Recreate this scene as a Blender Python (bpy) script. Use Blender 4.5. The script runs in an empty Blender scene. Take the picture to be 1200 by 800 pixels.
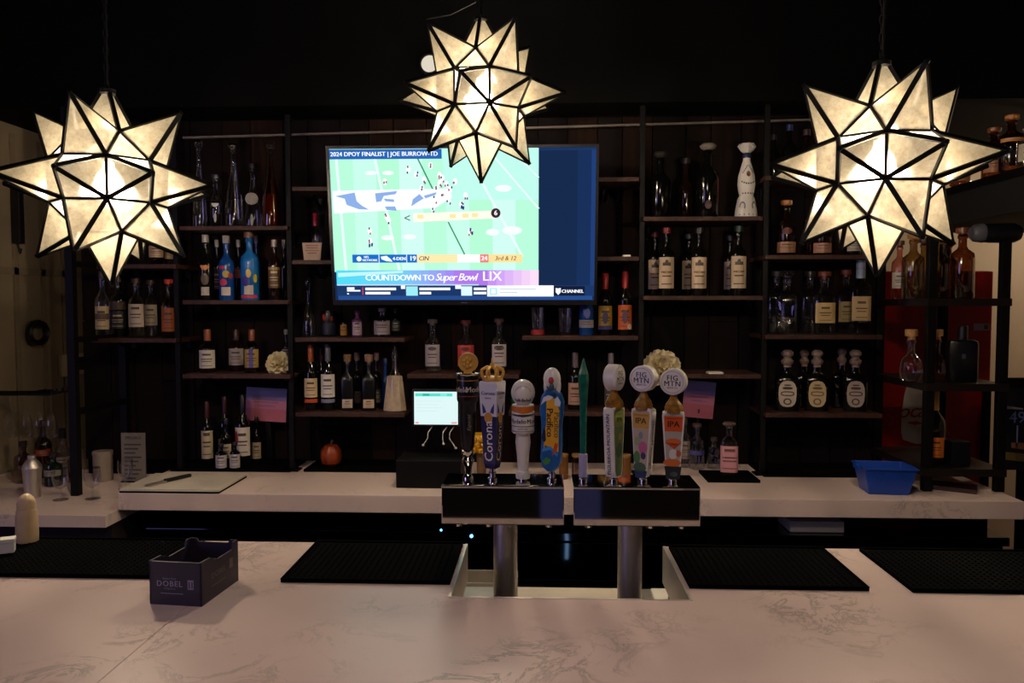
import bpy, bmesh, math, random
from math import sin, cos, pi, radians, atan, sqrt, hypot
from mathutils import Vector, Matrix

random.seed(7)
SC = bpy.context.scene
COL = SC.collection

# ------------------------------------------------------------------ camera
EYE = Vector((0.0, 0.0, 1.57))
YAW, PITCH = atan(35 / 900), atan(43 / 900)
cam_data = bpy.data.cameras.new('camera')
cam_data.sensor_width = 36.0
cam_data.lens = 27.0
cam_data.clip_start = 0.05
cam = bpy.data.objects.new('camera', cam_data)
cam.location = EYE
cam.rotation_euler = (pi / 2 - PITCH, 0, YAW)
COL.objects.link(cam)
SC.camera = cam

# ------------------------------------------------------------------ world and exposure
w = bpy.data.worlds.new('world')
w.use_nodes = True
w.node_tree.nodes['Background'].inputs[0].default_value = (0.45, 0.38, 0.62, 1)
w.node_tree.nodes['Background'].inputs[1].default_value = 0.006
SC.world = w
SC.view_settings.view_transform = 'Standard'
SC.view_settings.look = 'None'
SC.view_settings.exposure = 0.0
SC.view_settings.gamma = 1.0

# ------------------------------------------------------------------ lights out of view on the camera side
BULB_W = 215.0
def area(name, loc, target, size, size_y, power, col):
    l = bpy.data.lights.new(name, 'AREA')
    l.shape = 'RECTANGLE'; l.size = size; l.size_y = size_y
    l.energy = power; l.color = col
    o = bpy.data.objects.new(name, l)
    o.location = loc
    o.rotation_euler = (Vector(target) - Vector(loc)).to_track_quat('-Z', 'Y').to_euler()
    COL.objects.link(o)
    return o
area('purple_side_fill', (-3.9, -1.6, 1.9), (0, 1.8, 1.0), 1.6, 1.5, 20.0, (0.50, 0.40, 1.0))  # added purple-blue fill from far left, no window modelled
area('glass_door_light', (.22, -3.0, 1.15), (.22, 2, 1.1), .46, 1.9, .16, (0.30, 0.33, 1.0))
_l = bpy.data.lights.new('customer_side_fill', 'POINT'); _l.energy = 16.0; _l.color = (1.0, .80, .76); _l.shadow_soft_size = .12  # unseen fill added to brighten the tap handle fronts, no fixture modelled
_o = bpy.data.objects.new('customer_side_fill', _l); _o.location = (.0, .42, 2.35); COL.objects.link(_o)

# ------------------------------------------------------------------ helpers
_F = Matrix.Rotation(YAW, 3, 'Z') @ Matrix.Rotation(pi / 2 - PITCH, 3, 'X')
def at(px, py, Y):
    """real position at depth Y behind a point of the 1200x800 photograph"""
    d = _F @ Vector((px - 600, 400 - py, -900.0))
    return EYE + d * (Y / d.y)
def X(px, Y): return at(px, 400, Y).x
def S(h, a=1.0):
    h = h.lstrip('#')
    c = [int(h[i:i + 2], 16) / 255 for i in (0, 2, 4)]
    return tuple(v / 12.92 if v <= .04045 else ((v + .055) / 1.055) ** 2.4 for v in c) + (a,)

class MB:
    """collects faces and links them as one mesh"""
    def __init__(s): s.v = []; s.f = []; s.c = []; s.M = Matrix.Identity(4)
    def add(s, vs, fs, col=(1, 1, 1, 1)):
        n = len(s.v)
        s.v += [tuple(s.M @ Vector(p)) for p in vs]
        for f in fs: s.f.append(tuple(n + i for i in f)); s.c.append(col)
        return s
    def box(s, x0, x1, y0, y1, z0, z1, col=(1, 1, 1, 1)):
        vs = [(x, y, z) for z in (z0, z1) for y in (y0, y1) for x in (x0, x1)]
        return s.add(vs, [(0, 2, 3, 1), (4, 5, 7, 6), (0, 1, 5, 4), (2, 6, 7, 3), (0, 4, 6, 2), (1, 3, 7, 5)], col)
    def bar(s, a, b, w, h=None, col=(1, 1, 1, 1), up=(0, 0, 1)):
        a = Vector(a); b = Vector(b); h = h or w
        d = (b - a).normalized(); u = Vector(up)
        if abs(d.dot(u)) > .98: u = Vector((1, 0, 0))
        r = d.cross(u).normalized() * w / 2; u = r.cross(d).normalized() * h / 2
        vs = [p + q for p in (a, b) for q in (r + u, -r + u, -r - u, r - u)]
        return s.add(vs, [(0, 1, 2, 3), (7, 6, 5, 4), (0, 4, 5, 1), (1, 5, 6, 2), (2, 6, 7, 3), (3, 7, 4, 0)], col)
    def lathe(s, prof, seg=20, c=(0, 0, 0), cross=None, col=(1, 1, 1, 1), sy=1.0):
        vs = []; fs = []
        for r, z in prof:
            for k in range(seg):
                a = 2 * pi * k / seg
                m = cross(a, r) if cross else 1.0
                vs.append((c[0] + r * m * cos(a), c[1] + r * m * sin(a) * sy, c[2] + z))
        for i in range(len(prof) - 1):
            for k in range(seg):
                k2 = (k + 1) % seg
                fs.append((i * seg + k, i * seg + k2, (i + 1) * seg + k2, (i + 1) * seg + k))
        if prof[0][0] > 1e-5: fs.append(tuple(range(seg))[::-1])
        if prof[-1][0] > 1e-5: fs.append(tuple((len(prof) - 1) * seg + k for k in range(seg)))
        return s.add(vs, fs, col)
    def tube(s, pts, r, seg=8, col=(1, 1, 1, 1), closed=False):
        pts = [Vector(p) for p in pts]; n = len(pts); vs = []; fs = []; prev = None
        for i, p in enumerate(pts):
            if closed: d = pts[(i + 1) % n] - pts[i - 1]
            else: d = pts[min(i + 1, n - 1)] - pts[max(i - 1, 0)]
            d.normalize()
            if prev is None:
                u = Vector((0, 0, 1)) if abs(d.z) < .9 else Vector((1, 0, 0))
                u = (u - d * u.dot(d)).normalized()
            else: u = (prev - d * prev.dot(d)).normalized()
            prev = u; v = d.cross(u)
            vs += [p + (u * cos(2 * pi * k / seg) + v * sin(2 * pi * k / seg)) * r for k in range(seg)]
        m = n if closed else n - 1
        for i in range(m):
            for k in range(seg):
                k2 = (k + 1) % seg; j = (i + 1) % n
                fs.append((i * seg + k, i * seg + k2, j * seg + k2, j * seg + k))
        if not closed:
            fs.append(tuple(range(seg))[::-1]); fs.append(tuple((n - 1) * seg + k for k in range(seg)))
        return s.add(vs, fs, col)
    def prism(s, poly, y0, y1, col=(1, 1, 1, 1)):
        """outline in x,z pushed through y"""
        n = len(poly)
        vs = [(x, y0, z) for x, z in poly] + [(x, y1, z) for x, z in poly]
        fs = [tuple(range(n)), tuple(range(2 * n - 1, n - 1, -1))]
        fs += [(i, n + i, n + (i + 1) % n, (i + 1) % n) for i in range(n)]
        return s.add(vs, fs, col)
    def ball(s, c, r, seg=14, rings=8, col=(1, 1, 1, 1), sc=(1, 1, 1)):
        prof = [(sin(pi * i / rings), -cos(pi * i / rings)) for i in range(rings + 1)]
        vs = []; fs = []
        for q, z in prof:
            for k in range(seg):
                a = 2 * pi * k / seg
                vs.append((c[0] + r * q * cos(a) * sc[0], c[1] + r * q * sin(a) * sc[1], c[2] + r * z * sc[2]))
        for i in range(rings):
            for k in range(seg):
                k2 = (k + 1) % seg
                fs.append((i * seg + k, i * seg + k2, (i + 1) * seg + k2, (i + 1) * seg + k))
        return s.add(vs, fs, col)
    def text(s, body, size, fn, col, align='CENTER', bold=0.0, spacing=1.0, shear=0.0):
        vs, fs = text_mesh(body, align, 0.0, spacing, shear)
        for dx in ((0,) if bold < .005 else (-bold, 0, bold)):
            lift = (dx > 0) * 1.2e-4 + (dx == 0) * 6e-5
            pts = []
            for x, y in vs:
                u, v = (x + dx) * size, y * size
                p = Vector(fn(u, v))
                n = (Vector(fn(u + 1e-3, v)) - p).cross(Vector(fn(u, v + 1e-3)) - p).normalized()
                pts.append(p + n * lift)
            s.add(pts, fs, col)
        return s
    def build(s, name, m, parent=None, smooth=35, bevel=0):
        me = bpy.data.meshes.new(name)
        me.from_pydata(s.v, [], s.f)
        bm = bmesh.new(); bm.from_mesh(me)
        lay = bm.loops.layers.float_color.new('Col')
        for f, c in zip(bm.faces, s.c):
            for l in f.loops: l[lay] = c
        bmesh.ops.remove_doubles(bm, verts=bm.verts, dist=1e-6)
        if name not in FLAT: bmesh.ops.recalc_face_normals(bm, faces=bm.faces)
        if bevel: bmesh.ops.bevel(bm, geom=bm.edges[:], offset=bevel, segments=2, affect='EDGES', profile=.6)
        bm.to_mesh(me); bm.free()
        if smooth:
            for p in me.polygons: p.use_smooth = True
            me.set_sharp_from_angle(angle=radians(smooth))
        me.materials.append(m)
        o = bpy.data.objects.new(name, me)
        COL.objects.link(o)
        if parent: o.parent = parent
        return o
FLAT = {'sticker', 'picture', 'artwork', 'print', 'lettering', 'screen'}
_TX = {}
def text_mesh(body, align, bold, spacing, shear):
    key = (body, align, bold, spacing, shear)
    if key not in _TX:
        cu = bpy.data.curves.new('t', 'FONT')
        cu.body = body; cu.align_x = align; cu.align_y = 'CENTER'; cu.size = 1.0
        cu.offset = bold; cu.space_character = spacing; cu.shear = shear; cu.resolution_u = 2
        o = bpy.data.objects.new('t', cu); COL.objects.link(o)
        dg = bpy.context.evaluated_depsgraph_get()
        me = bpy.data.meshes.new_from_object(o.evaluated_get(dg))
        _TX[key] = ([(v.co.x, v.co.y) for v in me.vertices], [tuple(p.vertices) for p in me.polygons])
        bpy.data.objects.remove(o); bpy.data.meshes.remove(me); bpy.data.curves.remove(cu)
    return _TX[key]

def thing(name, label, cat, loc=(0, 0, 0), rz=0, group=None):
    o = bpy.data.objects.new(name, None)
    o.location = loc; o.rotation_euler = (0, 0, rz); o.empty_display_size = .05
    COL.objects.link(o)
    return tag(o, label, cat, group)
def tag(o, label, cat, group=None):
    o['label'] = label; o['category'] = cat
    if group: o['group'] = group
    return o
def struct(o): o['kind'] = 'structure'; return o

# ------------------------------------------------------------------ materials
def mat(name, col, rough=.5, metal=0.0, spec=.5, noise=.12, scale=25.0, bump=0.0, trans=0.0, coat=0.0):
    m = bpy.data.materials.new(name); m.use_nodes = True
    nt = m.node_tree; b = nt.nodes['Principled BSDF']
    tc = nt.nodes.new('ShaderNodeTexCoord'); n = nt.nodes.new('ShaderNodeTexNoise')
    n.inputs['Scale'].default_value = scale; n.inputs['Detail'].default_value = 4
    nt.links.new(tc.outputs['Object'], n.inputs['Vector'])
    r = nt.nodes.new('ShaderNodeValToRGB')
    r.color_ramp.elements[0].color = tuple(c * (1 - noise) for c in col[:3]) + (1,)
    r.color_ramp.elements[1].color = tuple(min(1, c * (1 + noise)) for c in col[:3]) + (1,)
    r.color_ramp.elements[0].position = .3; r.color_ramp.elements[1].position = .7
    nt.links.new(n.outputs['Fac'], r.inputs['Fac'])
    nt.links.new(r.outputs['Color'], b.inputs['Base Color'])
    b.inputs['Roughness'].default_value = rough; b.inputs['Metallic'].default_value = metal
    b.inputs['Specular IOR Level'].default_value = spec
    b.inputs['Coat Weight'].default_value = coat; b.inputs['Coat Roughness'].default_value = .08
    if bump:
        bp = nt.nodes.new('ShaderNodeBump'); bp.inputs['Strength'].default_value = bump; bp.inputs['Distance'].default_value = .002
        nt.links.new(n.outputs['Fac'], bp.inputs['Height']); nt.links.new(bp.outputs['Normal'], b.inputs['Normal'])
    return m
def emit(name, col, st):
    m = bpy.data.materials.new(name); m.use_nodes = True
    nt = m.node_tree; nt.nodes.remove(nt.nodes['Principled BSDF'])
    e = nt.nodes.new('ShaderNodeEmission'); e.inputs[0].default_value = col; e.inputs[1].default_value = st
    nt.links.new(e.outputs[0], nt.nodes['Material Output'].inputs[0]); return m
def print_mat(name, rough=.45, glow=0.0, metal=0.0):
    """flat print: the colours of the ink are stored on the faces"""
    m = bpy.data.materials.new(name); m.use_nodes = True
    nt = m.node_tree; b = nt.nodes['Principled BSDF']
    a = nt.nodes.new('ShaderNodeVertexColor'); a.layer_name = 'Col'
    if glow:
        nt.nodes.remove(b)
        e = nt.nodes.new('ShaderNodeEmission'); e.inputs[1].default_value = glow
        nt.links.new(a.outputs[0], e.inputs[0]); nt.links.new(e.outputs[0], nt.nodes['Material Output'].inputs[0])
    else:
        nt.links.new(a.outputs[0], b.inputs['Base Color'])
        b.inputs['Roughness'].default_value = rough; b.inputs['Metallic'].default_value = metal
    return m
def thin_glass(name, tint, gloss=.06, rough=.04, haze=0.0):
    m = bpy.data.materials.new(name); m.use_nodes = True
    nt = m.node_tree; nt.nodes.remove(nt.nodes['Principled BSDF'])
    t = nt.nodes.new('ShaderNodeBsdfTransparent'); t.inputs[0].default_value = tint
    g = nt.nodes.new('ShaderNodeBsdfGlossy'); g.inputs['Roughness'].default_value = rough
    fr = nt.nodes.new('ShaderNodeLayerWeight'); fr.inputs[0].default_value = .35
    mp = nt.nodes.new('ShaderNodeMapRange'); mp.inputs[3].default_value = gloss; mp.inputs[4].default_value = .75
    nt.links.new(fr.outputs['Facing'], mp.inputs[0])
    mx = nt.nodes.new('ShaderNodeMixShader')
    nt.links.new(mp.outputs[0], mx.inputs[0]); nt.links.new(t.outputs[0], mx.inputs[1]); nt.links.new(g.outputs[0], mx.inputs[2])
    out = mx
    if haze:
        d = nt.nodes.new('ShaderNodeBsdfDiffuse'); d.inputs[0].default_value = (.8, .8, .78, 1)
        m2 = nt.nodes.new('ShaderNodeMixShader'); m2.inputs[0].default_value = haze
        nt.links.new(mx.outputs[0], m2.inputs[1]); nt.links.new(d.outputs[0], m2.inputs[2]); out = m2
    nt.links.new(out.outputs[0], nt.nodes['Material Output'].inputs[0])
    return m
def quartz(name):
    m = mat(name, S('#dec6bd'), .28, spec=.28, noise=.05, scale=3.0)
    nt = m.node_tree; b = nt.nodes['Principled BSDF']
    tc = nt.nodes['Texture Coordinate']
    w1 = nt.nodes.new('ShaderNodeTexNoise'); w1.inputs['Scale'].default_value = 9.0; w1.inputs['Detail'].default_value = 9; w1.inputs['Roughness'].default_value = .72; w1.inputs['Distortion'].default_value = .9
    nt.links.new(tc.outputs['Object'], w1.inputs['Vector'])
    ab = nt.nodes.new('ShaderNodeMath'); ab.operation = 'SUBTRACT'; ab.inputs[1].default_value = .5
    nt.links.new(w1.outputs['Fac'], ab.inputs[0])
    a2 = nt.nodes.new('ShaderNodeMath'); a2.operation = 'ABSOLUTE'; nt.links.new(ab.outputs[0], a2.inputs[0])
    r = nt.nodes.new('ShaderNodeValToRGB')
    r.color_ramp.elements[0].position = .0; r.color_ramp.elements[0].color = (1, 1, 1, 1)
    r.color_ramp.elements[1].position = .03; r.color_ramp.elements[1].color = (0, 0, 0, 1)
    nt.links.new(a2.outputs[0], r.inputs['Fac'])
    w2 = nt.nodes.new('ShaderNodeTexNoise'); w2.inputs['Scale'].default_value = 4.3; w2.inputs['Detail'].default_value = 3
    nt.links.new(tc.outputs['Object'], w2.inputs['Vector'])
    r2 = nt.nodes.new('ShaderNodeValToRGB'); r2.color_ramp.elements[0].position = .52; r2.color_ramp.elements[1].position = .68
    nt.links.new(w2.outputs['Fac'], r2.inputs['Fac'])
    mu = nt.nodes.new('ShaderNodeMath'); mu.operation = 'MULTIPLY'
    nt.links.new(r.outputs['Color'], mu.inputs[0]); nt.links.new(r2.outputs['Color'], mu.inputs[1])
    mx = nt.nodes.new('ShaderNodeMix'); mx.data_type = 'RGBA'
    old = b.inputs['Base Color'].links[0].from_socket
    nt.links.new(mu.outputs[0], mx.inputs[0]); nt.links.new(old, mx.inputs[6]); mx.inputs[7].default_value = S('#a8968c')
    nt.links.new(mx.outputs[2], b.inputs['Base Color'])
    return m
def wood(name, c0, c1, rough=.55):
    m = mat(name, c0, rough)
    nt = m.node_tree; tc = nt.nodes['Texture Coordinate']; n = nt.nodes['Noise Texture']
    mp = nt.nodes.new('ShaderNodeMapping'); mp.inputs['Scale'].default_value = (9, 9, .8)
    nt.links.new(tc.outputs['Object'], mp.inputs[0]); nt.links.new(mp.outputs[0], n.inputs['Vector'])
    n.inputs['Scale'].default_value = 6; n.inputs['Detail'].default_value = 7
    r = nt.nodes['Color Ramp']; r.color_ramp.elements[0].color = c0; r.color_ramp.elements[1].color = c1
    return m
def star_glass():
    m = bpy.data.materials.new('seeded_star_glass'); m.use_nodes = True
    nt = m.node_tree; nt.nodes.remove(nt.nodes['Principled BSDF'])
    tc = nt.nodes.new('ShaderNodeTexCoord')
    n = nt.nodes.new('ShaderNodeTexNoise'); n.inputs['Scale'].default_value = 38; n.inputs['Detail'].default_value = 8; n.inputs['Roughness'].default_value = .75
    nt.links.new(tc.outputs['Object'], n.inputs['Vector'])
    r = nt.nodes.new('ShaderNodeValToRGB')
    r.color_ramp.elements[0].color = S('#6f644e'); r.color_ramp.elements[0].position = .28
    r.color_ramp.elements[1].color = S('#9f957e'); r.color_ramp.elements[1].position = .66
    nt.links.new(n.outputs['Fac'], r.inputs['Fac'])
    tl = nt.nodes.new('ShaderNodeBsdfTranslucent'); nt.links.new(r.outputs[0], tl.inputs[0])
    tr = nt.nodes.new('ShaderNodeBsdfTransparent'); tr.inputs[0].default_value = (1, .94, .84, 1)
    df = nt.nodes.new('ShaderNodeBsdfDiffuse'); nt.links.new(r.outputs[0], df.inputs[0])
    gl = nt.nodes.new('ShaderNodeBsdfGlossy'); gl.inputs['Roughness'].default_value = .15
    m1 = nt.nodes.new('ShaderNodeMixShader'); m1.inputs[0].default_value = .22
    nt.links.new(tl.outputs[0], m1.inputs[1]); nt.links.new(df.outputs[0], m1.inputs[2])
    rf = nt.nodes.new('ShaderNodeBsdfRefraction'); rf.inputs['Roughness'].default_value = .74; rf.inputs['IOR'].default_value = 1.12
    r3 = nt.nodes.new('ShaderNodeValToRGB')
    r3.color_ramp.elements[0].color = (.62, .57, .48, 1); r3.color_ramp.elements[0].position = .36
    r3.color_ramp.elements[1].color = (1, .98, .90, 1); r3.color_ramp.elements[1].position = .62
    nt.links.new(n.outputs['Fac'], r3.inputs['Fac']); nt.links.new(r3.outputs[0], rf.inputs['Color'])
    m0 = nt.nodes.new('ShaderNodeMixShader'); m0.inputs[0].default_value = .62
    nt.links.new(m1.outputs[0], m0.inputs[1]); nt.links.new(rf.outputs[0], m0.inputs[2])
    m2 = nt.nodes.new('ShaderNodeMixShader'); m2.inputs[0].default_value = .44
    nt.links.new(m0.outputs[0], m2.inputs[1]); nt.links.new(tr.outputs[0], m2.inputs[2])
    m3 = nt.nodes.new('ShaderNodeMixShader'); m3.inputs[0].default_value = .04
    nt.links.new(m2.outputs[0], m3.inputs[1]); nt.links.new(gl.outputs[0], m3.inputs[2])
    nt.links.new(m3.outputs[0], nt.nodes['Material Output'].inputs[0])
    return m

M = dict(
    black=mat('black_metal', S('#060505'), .55, 0.0, spec=.2),
    lead=mat('blackened_lead', S('#090807'), .6, 0.0, spec=.15),
    matte=mat('black_rubber', S('#060606'), .95, spec=.03),
    darkplastic=mat('dark_plastic', S('#101014'), .35),
    steel=mat('polished_steel', S('#c9c4bd'), .04, 1.0, noise=.02),
    brushed=mat('brushed_steel', S('#d6cec4'), .46, 1.0, noise=.05),
    chrome=mat('chrome', S('#d8d4ce'), .08, 1.0, noise=.02),
    blacksteel=mat('black_steel', S('#2a2c34'), .05, 1.0, noise=.05),
    quartz=quartz('veined_quartz'),
    cream=mat('cream_paint', S('#cbb79b'), .6, noise=.04, scale=8),
    creamdark=mat('cream_batten', S('#b9a68b'), .6, noise=.04),
    tan=mat('tan_panel_paint', S('#8d7d66'), .7, noise=.05, scale=6),
    tandark=mat('tan_batten', S('#82725c'), .7),
    ceiling=mat('black_ceiling_paint', S('#030303'), .8, spec=.1),
    floor=mat('dark_floor_tile', S('#1c1917'), .45, scale=4),
    back=mat('dark_room_wall', S('#251b17'), .7),
    shelf=wood('dark_shelf_wood', S('#241008'), S('#46220f'), .6),
    white=mat('white_ceramic', S('#ded8cd'), .3, noise=.03),
    paper=mat('white_paper', S('#d9d4c8'), .7, noise=.03),
    cream_plastic=mat('cream_plastic', S('#c7ab84'), .45),
    blue_plastic=mat('blue_plastic', S('#123f9e'), .4),
    red_paint=mat('red_cooler_paint', S('#a80b0d'), .35, noise=.05),
    gold=mat('gold_metal', S('#d9a94e'), .35, .25),
    cork=mat('cork', S('#b98a55'), .8, scale=80, bump=.3),
    orange=mat('orange_glaze', S('#8f3a14'), .35, scale=60),
    petal=mat('cream_petal', S('#e2d3a6'), .7),
    yellowglass=mat('yellow_glass', S('#c79112'), .2),
    board=mat('cutting_board_white', S('#cfc3b2'), .55, noise=.03),
    pr=print_mat('printed_ink'), prgloss=print_mat('printed_gloss', .25),
    screen=print_mat('lit_screen', glow=1.0),
    g_clear=thin_glass('clear_glass', (.93, .94, .95, 1)),
    g_wine=thin_glass('wine_glass', (.97, .97, .97, 1), .05),
    g_amber=thin_glass('amber_glass', (.42, .22, .08, 1)),
    g_gold=thin_glass('golden_glass', (.58, .44, .20, 1)),
    g_red=thin_glass('red_glass', (.72, .12, .10, 1)),
    g_pink=thin_glass('pink_glass', (.90, .55, .50, 1)),
    g_dark=mat('dark_bottle_glass', S('#0a0b08'), .08, spec=.6, noise=.1),
    g_green=mat('green_bottle_glass', S('#0c1a0e'), .08, spec=.6),
    g_brown=mat('brown_bottle_glass', S('#1b0d06'), .08, spec=.6),
    g_blue=mat('blue_bottle_glass', S('#16468c'), .15, spec=.6),
    g_black=mat('black_ceramic_bottle', S('#0a0a10'), .3),
    g_white=mat('white_bottle', S('#cfc7bb'), .35),
    l_amber=mat('amber_liquor', S('#8a4311'), .15), l_gold=mat('golden_liquor', S('#a9771f'), .15),
    starglass=star_glass(),
    bulb=emit('warm_bulb', (1, .82, .62, 1), 60.0),
    led_blue=emit('blue_led', (.10, .45, 1.0, 1), 6.0),
    led_white=emit('blue_white_led', (.45, .75, 1.0, 1), 7.0),
    lens=emit('dim_lens', (1, .90, .72, 1), .75),
)
_CM = {}
def paint(hexc, rough=.4, metal=0.0):
    k = (hexc, rough, metal)
    if k not in _CM: _CM[k] = mat('paint_' + hexc.strip('#'), S(hexc), rough, metal, noise=.06)
    return _CM[k]

# ------------------------------------------------------------------ the room shell
MB().box(-4.2, 4.2, -3.2, 5.2, -.1, 0).build('floor', M['floor'], smooth=0)['kind'] = 'structure'
MB().box(-4.2, 4.2, -3.2, 5.2, 2.9, 3.0).build('ceiling', M['ceiling'], smooth=0)['kind'] = 'structure'
struct(MB().box(-4.2, 4.2, -3.3, -3.2, 0, 2.9).build('wall_front', M['back'], smooth=0))
struct(MB().box(-2.37, -2.27, 2.45, 4.5, 0, 2.9).build('wall_left', M['tan'], smooth=0))
struct(MB().box(-2.27, 4.2, 4.4, 4.5, 0, 2.9).build('wall_far', M['cream'], smooth=0))
struct(MB().box(4.1, 4.2, -3.2, 4.5, 0, 2.9).build('wall_right', M['cream'], smooth=0))
# upright battens of the left wall panelling
wl = bpy.data.objects['wall_left']
for y in (3.02, 3.22, 3.40, 3.55):
    MB().box(-2.27, -2.262, y, y + .03, .9, 2.3).build('batten', M['tandark'], wl, 0)
MB().box(-2.27, -2.262, 2.6, 4.3, 1.70, 1.73).build('batten', M['tandark'], wl, 0)
# the dark soffit above the back bar, hiding the tops of the walls
struct(MB().box(-2.6, 4.1, 2.98, 4.4, 2.34, 2.9).build('trim_1', M['ceiling'], smooth=0))
sl = MB()
a, b = at(215, 161.5, 3.1), at(985, 139.5, 3.1)
sl.bar(a, b, .012, .008)
struct(sl.build('trim_2', mat('grey_edge_trim', S('#6a625c'), .5), smooth=0))
# timber partition behind the shelves, one plank at a time
wb = struct(MB().box(-1.93, 1.375, 3.172, 3.2, .3, 2.34).build('wall_back', M['matte'], smooth=0))
PL = [wood('plank_%d' % i, S(c0), S(c1), .75) for i, (c0, c1) in enumerate([
    ('#0b0604', '#190d08'), ('#080504', '#120a07'), ('#120905', '#25130b'), ('#0a0607', '#150d10'), ('#0d0705', '#1c0f09'), ('#070404', '#0e0807')])]
for p in PL: p.node_tree.nodes['Principled BSDF'].inputs['Specular IOR Level'].default_value = .12
x = -1.925; i = 0
while x < 1.37:
    wd = random.choice((.10, .12, .135)); x1 = min(x + wd, 1.37)
    cut = random.choice((1.25, 1.5, 1.75, 2.0))
    for z0, z1 in ((.92, cut), (cut + .003, 2.325)):
        t = random.uniform(0, .006)
        MB().box(x, x1 - .004, 3.152 - t, 3.172, z0, z1).build('plank', random.choice(PL), wb, 0)
    x = x1; i += 1

# ------------------------------------------------------------------ front bar
BZ = 1.07
bar = thing('bar_counter', 'long pale veined quartz bar top across the foreground with a notch for taps', 'counter', (0, 0, 0))
NX0, NX1, NY = -.158, .255, 1.288
def slab(x0, x1, notch):
    m = MB()
    if notch:
        m.prism([(x0, BZ - .04), (x1, BZ - .04), (x1, BZ), (x0, BZ)], .93, NY)
        m.box(x0, NX0, NY, 1.58, BZ - .04, BZ); m.box(NX1, x1, NY, 1.58, BZ - .04, BZ)
    else: m.box(x0, x1, .93, 1.58, BZ - .04, BZ)
    return m
slab(-2.4, -.5885, False).build('counter_slab', M['quartz'], bar, 0)
slab(-.5872, 2.4, True).build('counter_slab', M['quartz'], bar, 0)
m = MB(); m.box(-2.35, NX0 - .02, 1.0, 1.06, 0, BZ - .04); m.box(NX0 - .02, NX1 + .02, 1.0, 1.06, 0, BZ - .04); m.box(NX1 + .02, 2.35, 1.0, 1.06, 0, BZ - .04)
m.build('bar_front_panel', M['back'], bar, 0)
m = MB()
m.box(NX0 - .001, NX0 + .004, NY, 1.58, BZ - .075, BZ + .001)
m.box(NX1 - .004, NX1 + .001, NY, 1.58, BZ - .075, BZ + .001)
m.box(NX0, NX1, NY - .001, NY + .004, BZ - .075, BZ + .0005)
m.build('steel_notch_lining', M['brushed'], bar, 0)

def rubber_mat(x0, x1, y0, y1, z, label):
    m = MB(); m.box(x0, x1, y0, y1, z, z + .007)
    r = thing('bar_mat', label, 'bar mat', ((x0 + x1) / 2, (y0 + y1) / 2, z))
    m = MB(); hx, hy = (x1 - x0) / 2, (y1 - y0) / 2
    m.box(-hx, hx, -hy, hy, 0, .005).build('mat_base', M['matte'], r, 0, .001)
    m = MB()
    for s in (-1, 1):
        m.box(-hx, hx, s * hy - .004 * (s > 0), s * hy + .004 * (s < 0), .005, .008)
        m.box(s * hx - .004 * (s > 0), s * hx + .004 * (s < 0), -hy + .004, hy - .004, .005, .008)
    m.build('raised_rim', M['matte'], r, 0)
    m = MB(); nx = int(hx * 2 / .012); ny = int(hy * 2 / .012)
    for i in range(1, nx):
        for j in range(1, ny):
            cx, cy = -hx + i * .012, -hy + j * .012
            m.add([(cx - .0025, cy - .0025, .005), (cx + .0025, cy - .0025, .005), (cx + .0025, cy + .0025, .005), (cx - .0025, cy + .0025, .005), (cx, cy, .0075)], [(0, 1, 4), (1, 2, 4), (2, 3, 4), (3, 0, 4)])
    o = m.build('rubber_nubs', M['matte'], r, 0); o['kind'] = 'stuff'
    return r
rubber_mat(-1.35, -.708, 1.352, 1.57, BZ, 'black rubber bar mat behind the dark open box at the left')
rubber_mat(-.470, NX0 - .005, 1.345, 1.57, BZ, 'black rubber bar mat left of the tap notch')
rubber_mat(NX1 + .006, .573, 1.343, 1.567, BZ, 'black rubber bar mat right of the tap notch')
rubber_mat(.645, 1.25, 1.338, 1.565, BZ, 'black rubber bar mat at the right end of the bar')

# dark open-topped box with silver lettering on the bar
bx = thing('display_box', 'dark purple open-topped cardboard box with silver lettering on the bar', 'box', (-.6545, 1.2385, BZ), radians(-5.5))
W_, D_, H_ = .0925, .125, .075
card = mat('dark_purple_card', S('#2b2333'), .45)
MB().box(0, W_, 0, .003, 0, H_ - .002).build('front_panel', card, bx, 0)
MB().prism([(0, 0), (W_, 0), (W_, H_), (W_ - .014, H_), (W_ - .018, H_ - .006), (.018, H_ - .006), (.014, H_), (0, H_)], D_ - .003, D_).build('back_panel', card, bx, 0)
for x0, nm in ((0, 'side_panel'), (W_ - .003, 'side_panel')):
    pr = [(0, 0), (D_, 0), (D_, H_), (D_ - .016, H_), (D_ - .02, H_ - .012), (.055, H_ - .012), (.03, H_ - .002), (0, H_ - .001)]
    m = MB(); n = len(pr)
    m.add([(x0, y, z) for y, z in pr] + [(x0 + .003, y, z) for y, z in pr], [tuple(range(n)), tuple(range(2 * n - 1, n - 1, -1))] + [(i, n + i, n + (i + 1) % n, (i + 1) % n) for i in range(n)])
    m.build(nm, card, bx, 0)
MB().box(.003, W_ - .003, .003, D_ - .003, 0, .003).build('box_bottom', card, bx, 0)
sv = S('#9a96ae')
m = MB()
fn = lambda x, y: (.036 + x, -.0006, .036 + y)
m.text('DOBEL', .0135, fn, sv, bold=.02, spacing=1.15)
m.text('MAESTRO', .0045, lambda x, y: (.036 + x, -.0006, .0445 + y), sv, spacing=1.3)
m.text('TEQUILA', .0042, lambda x, y: (.036 + x, -.0006, .028 + y), sv, spacing=1.3)
m.add([(.020, -.0006, .0195), (.060, -.0006, .0195), (.060, -.0006, .0205), (.020, -.0006, .0205)], [(0, 1, 2, 3)], sv)
m.add([(.0685, -.0006, .028), (.079, -.0006, .028), (.079, -.0006, .044), (.0685, -.0006, .044)], [(0, 1, 2, 3)], S('#8f8ba4'))
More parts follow.
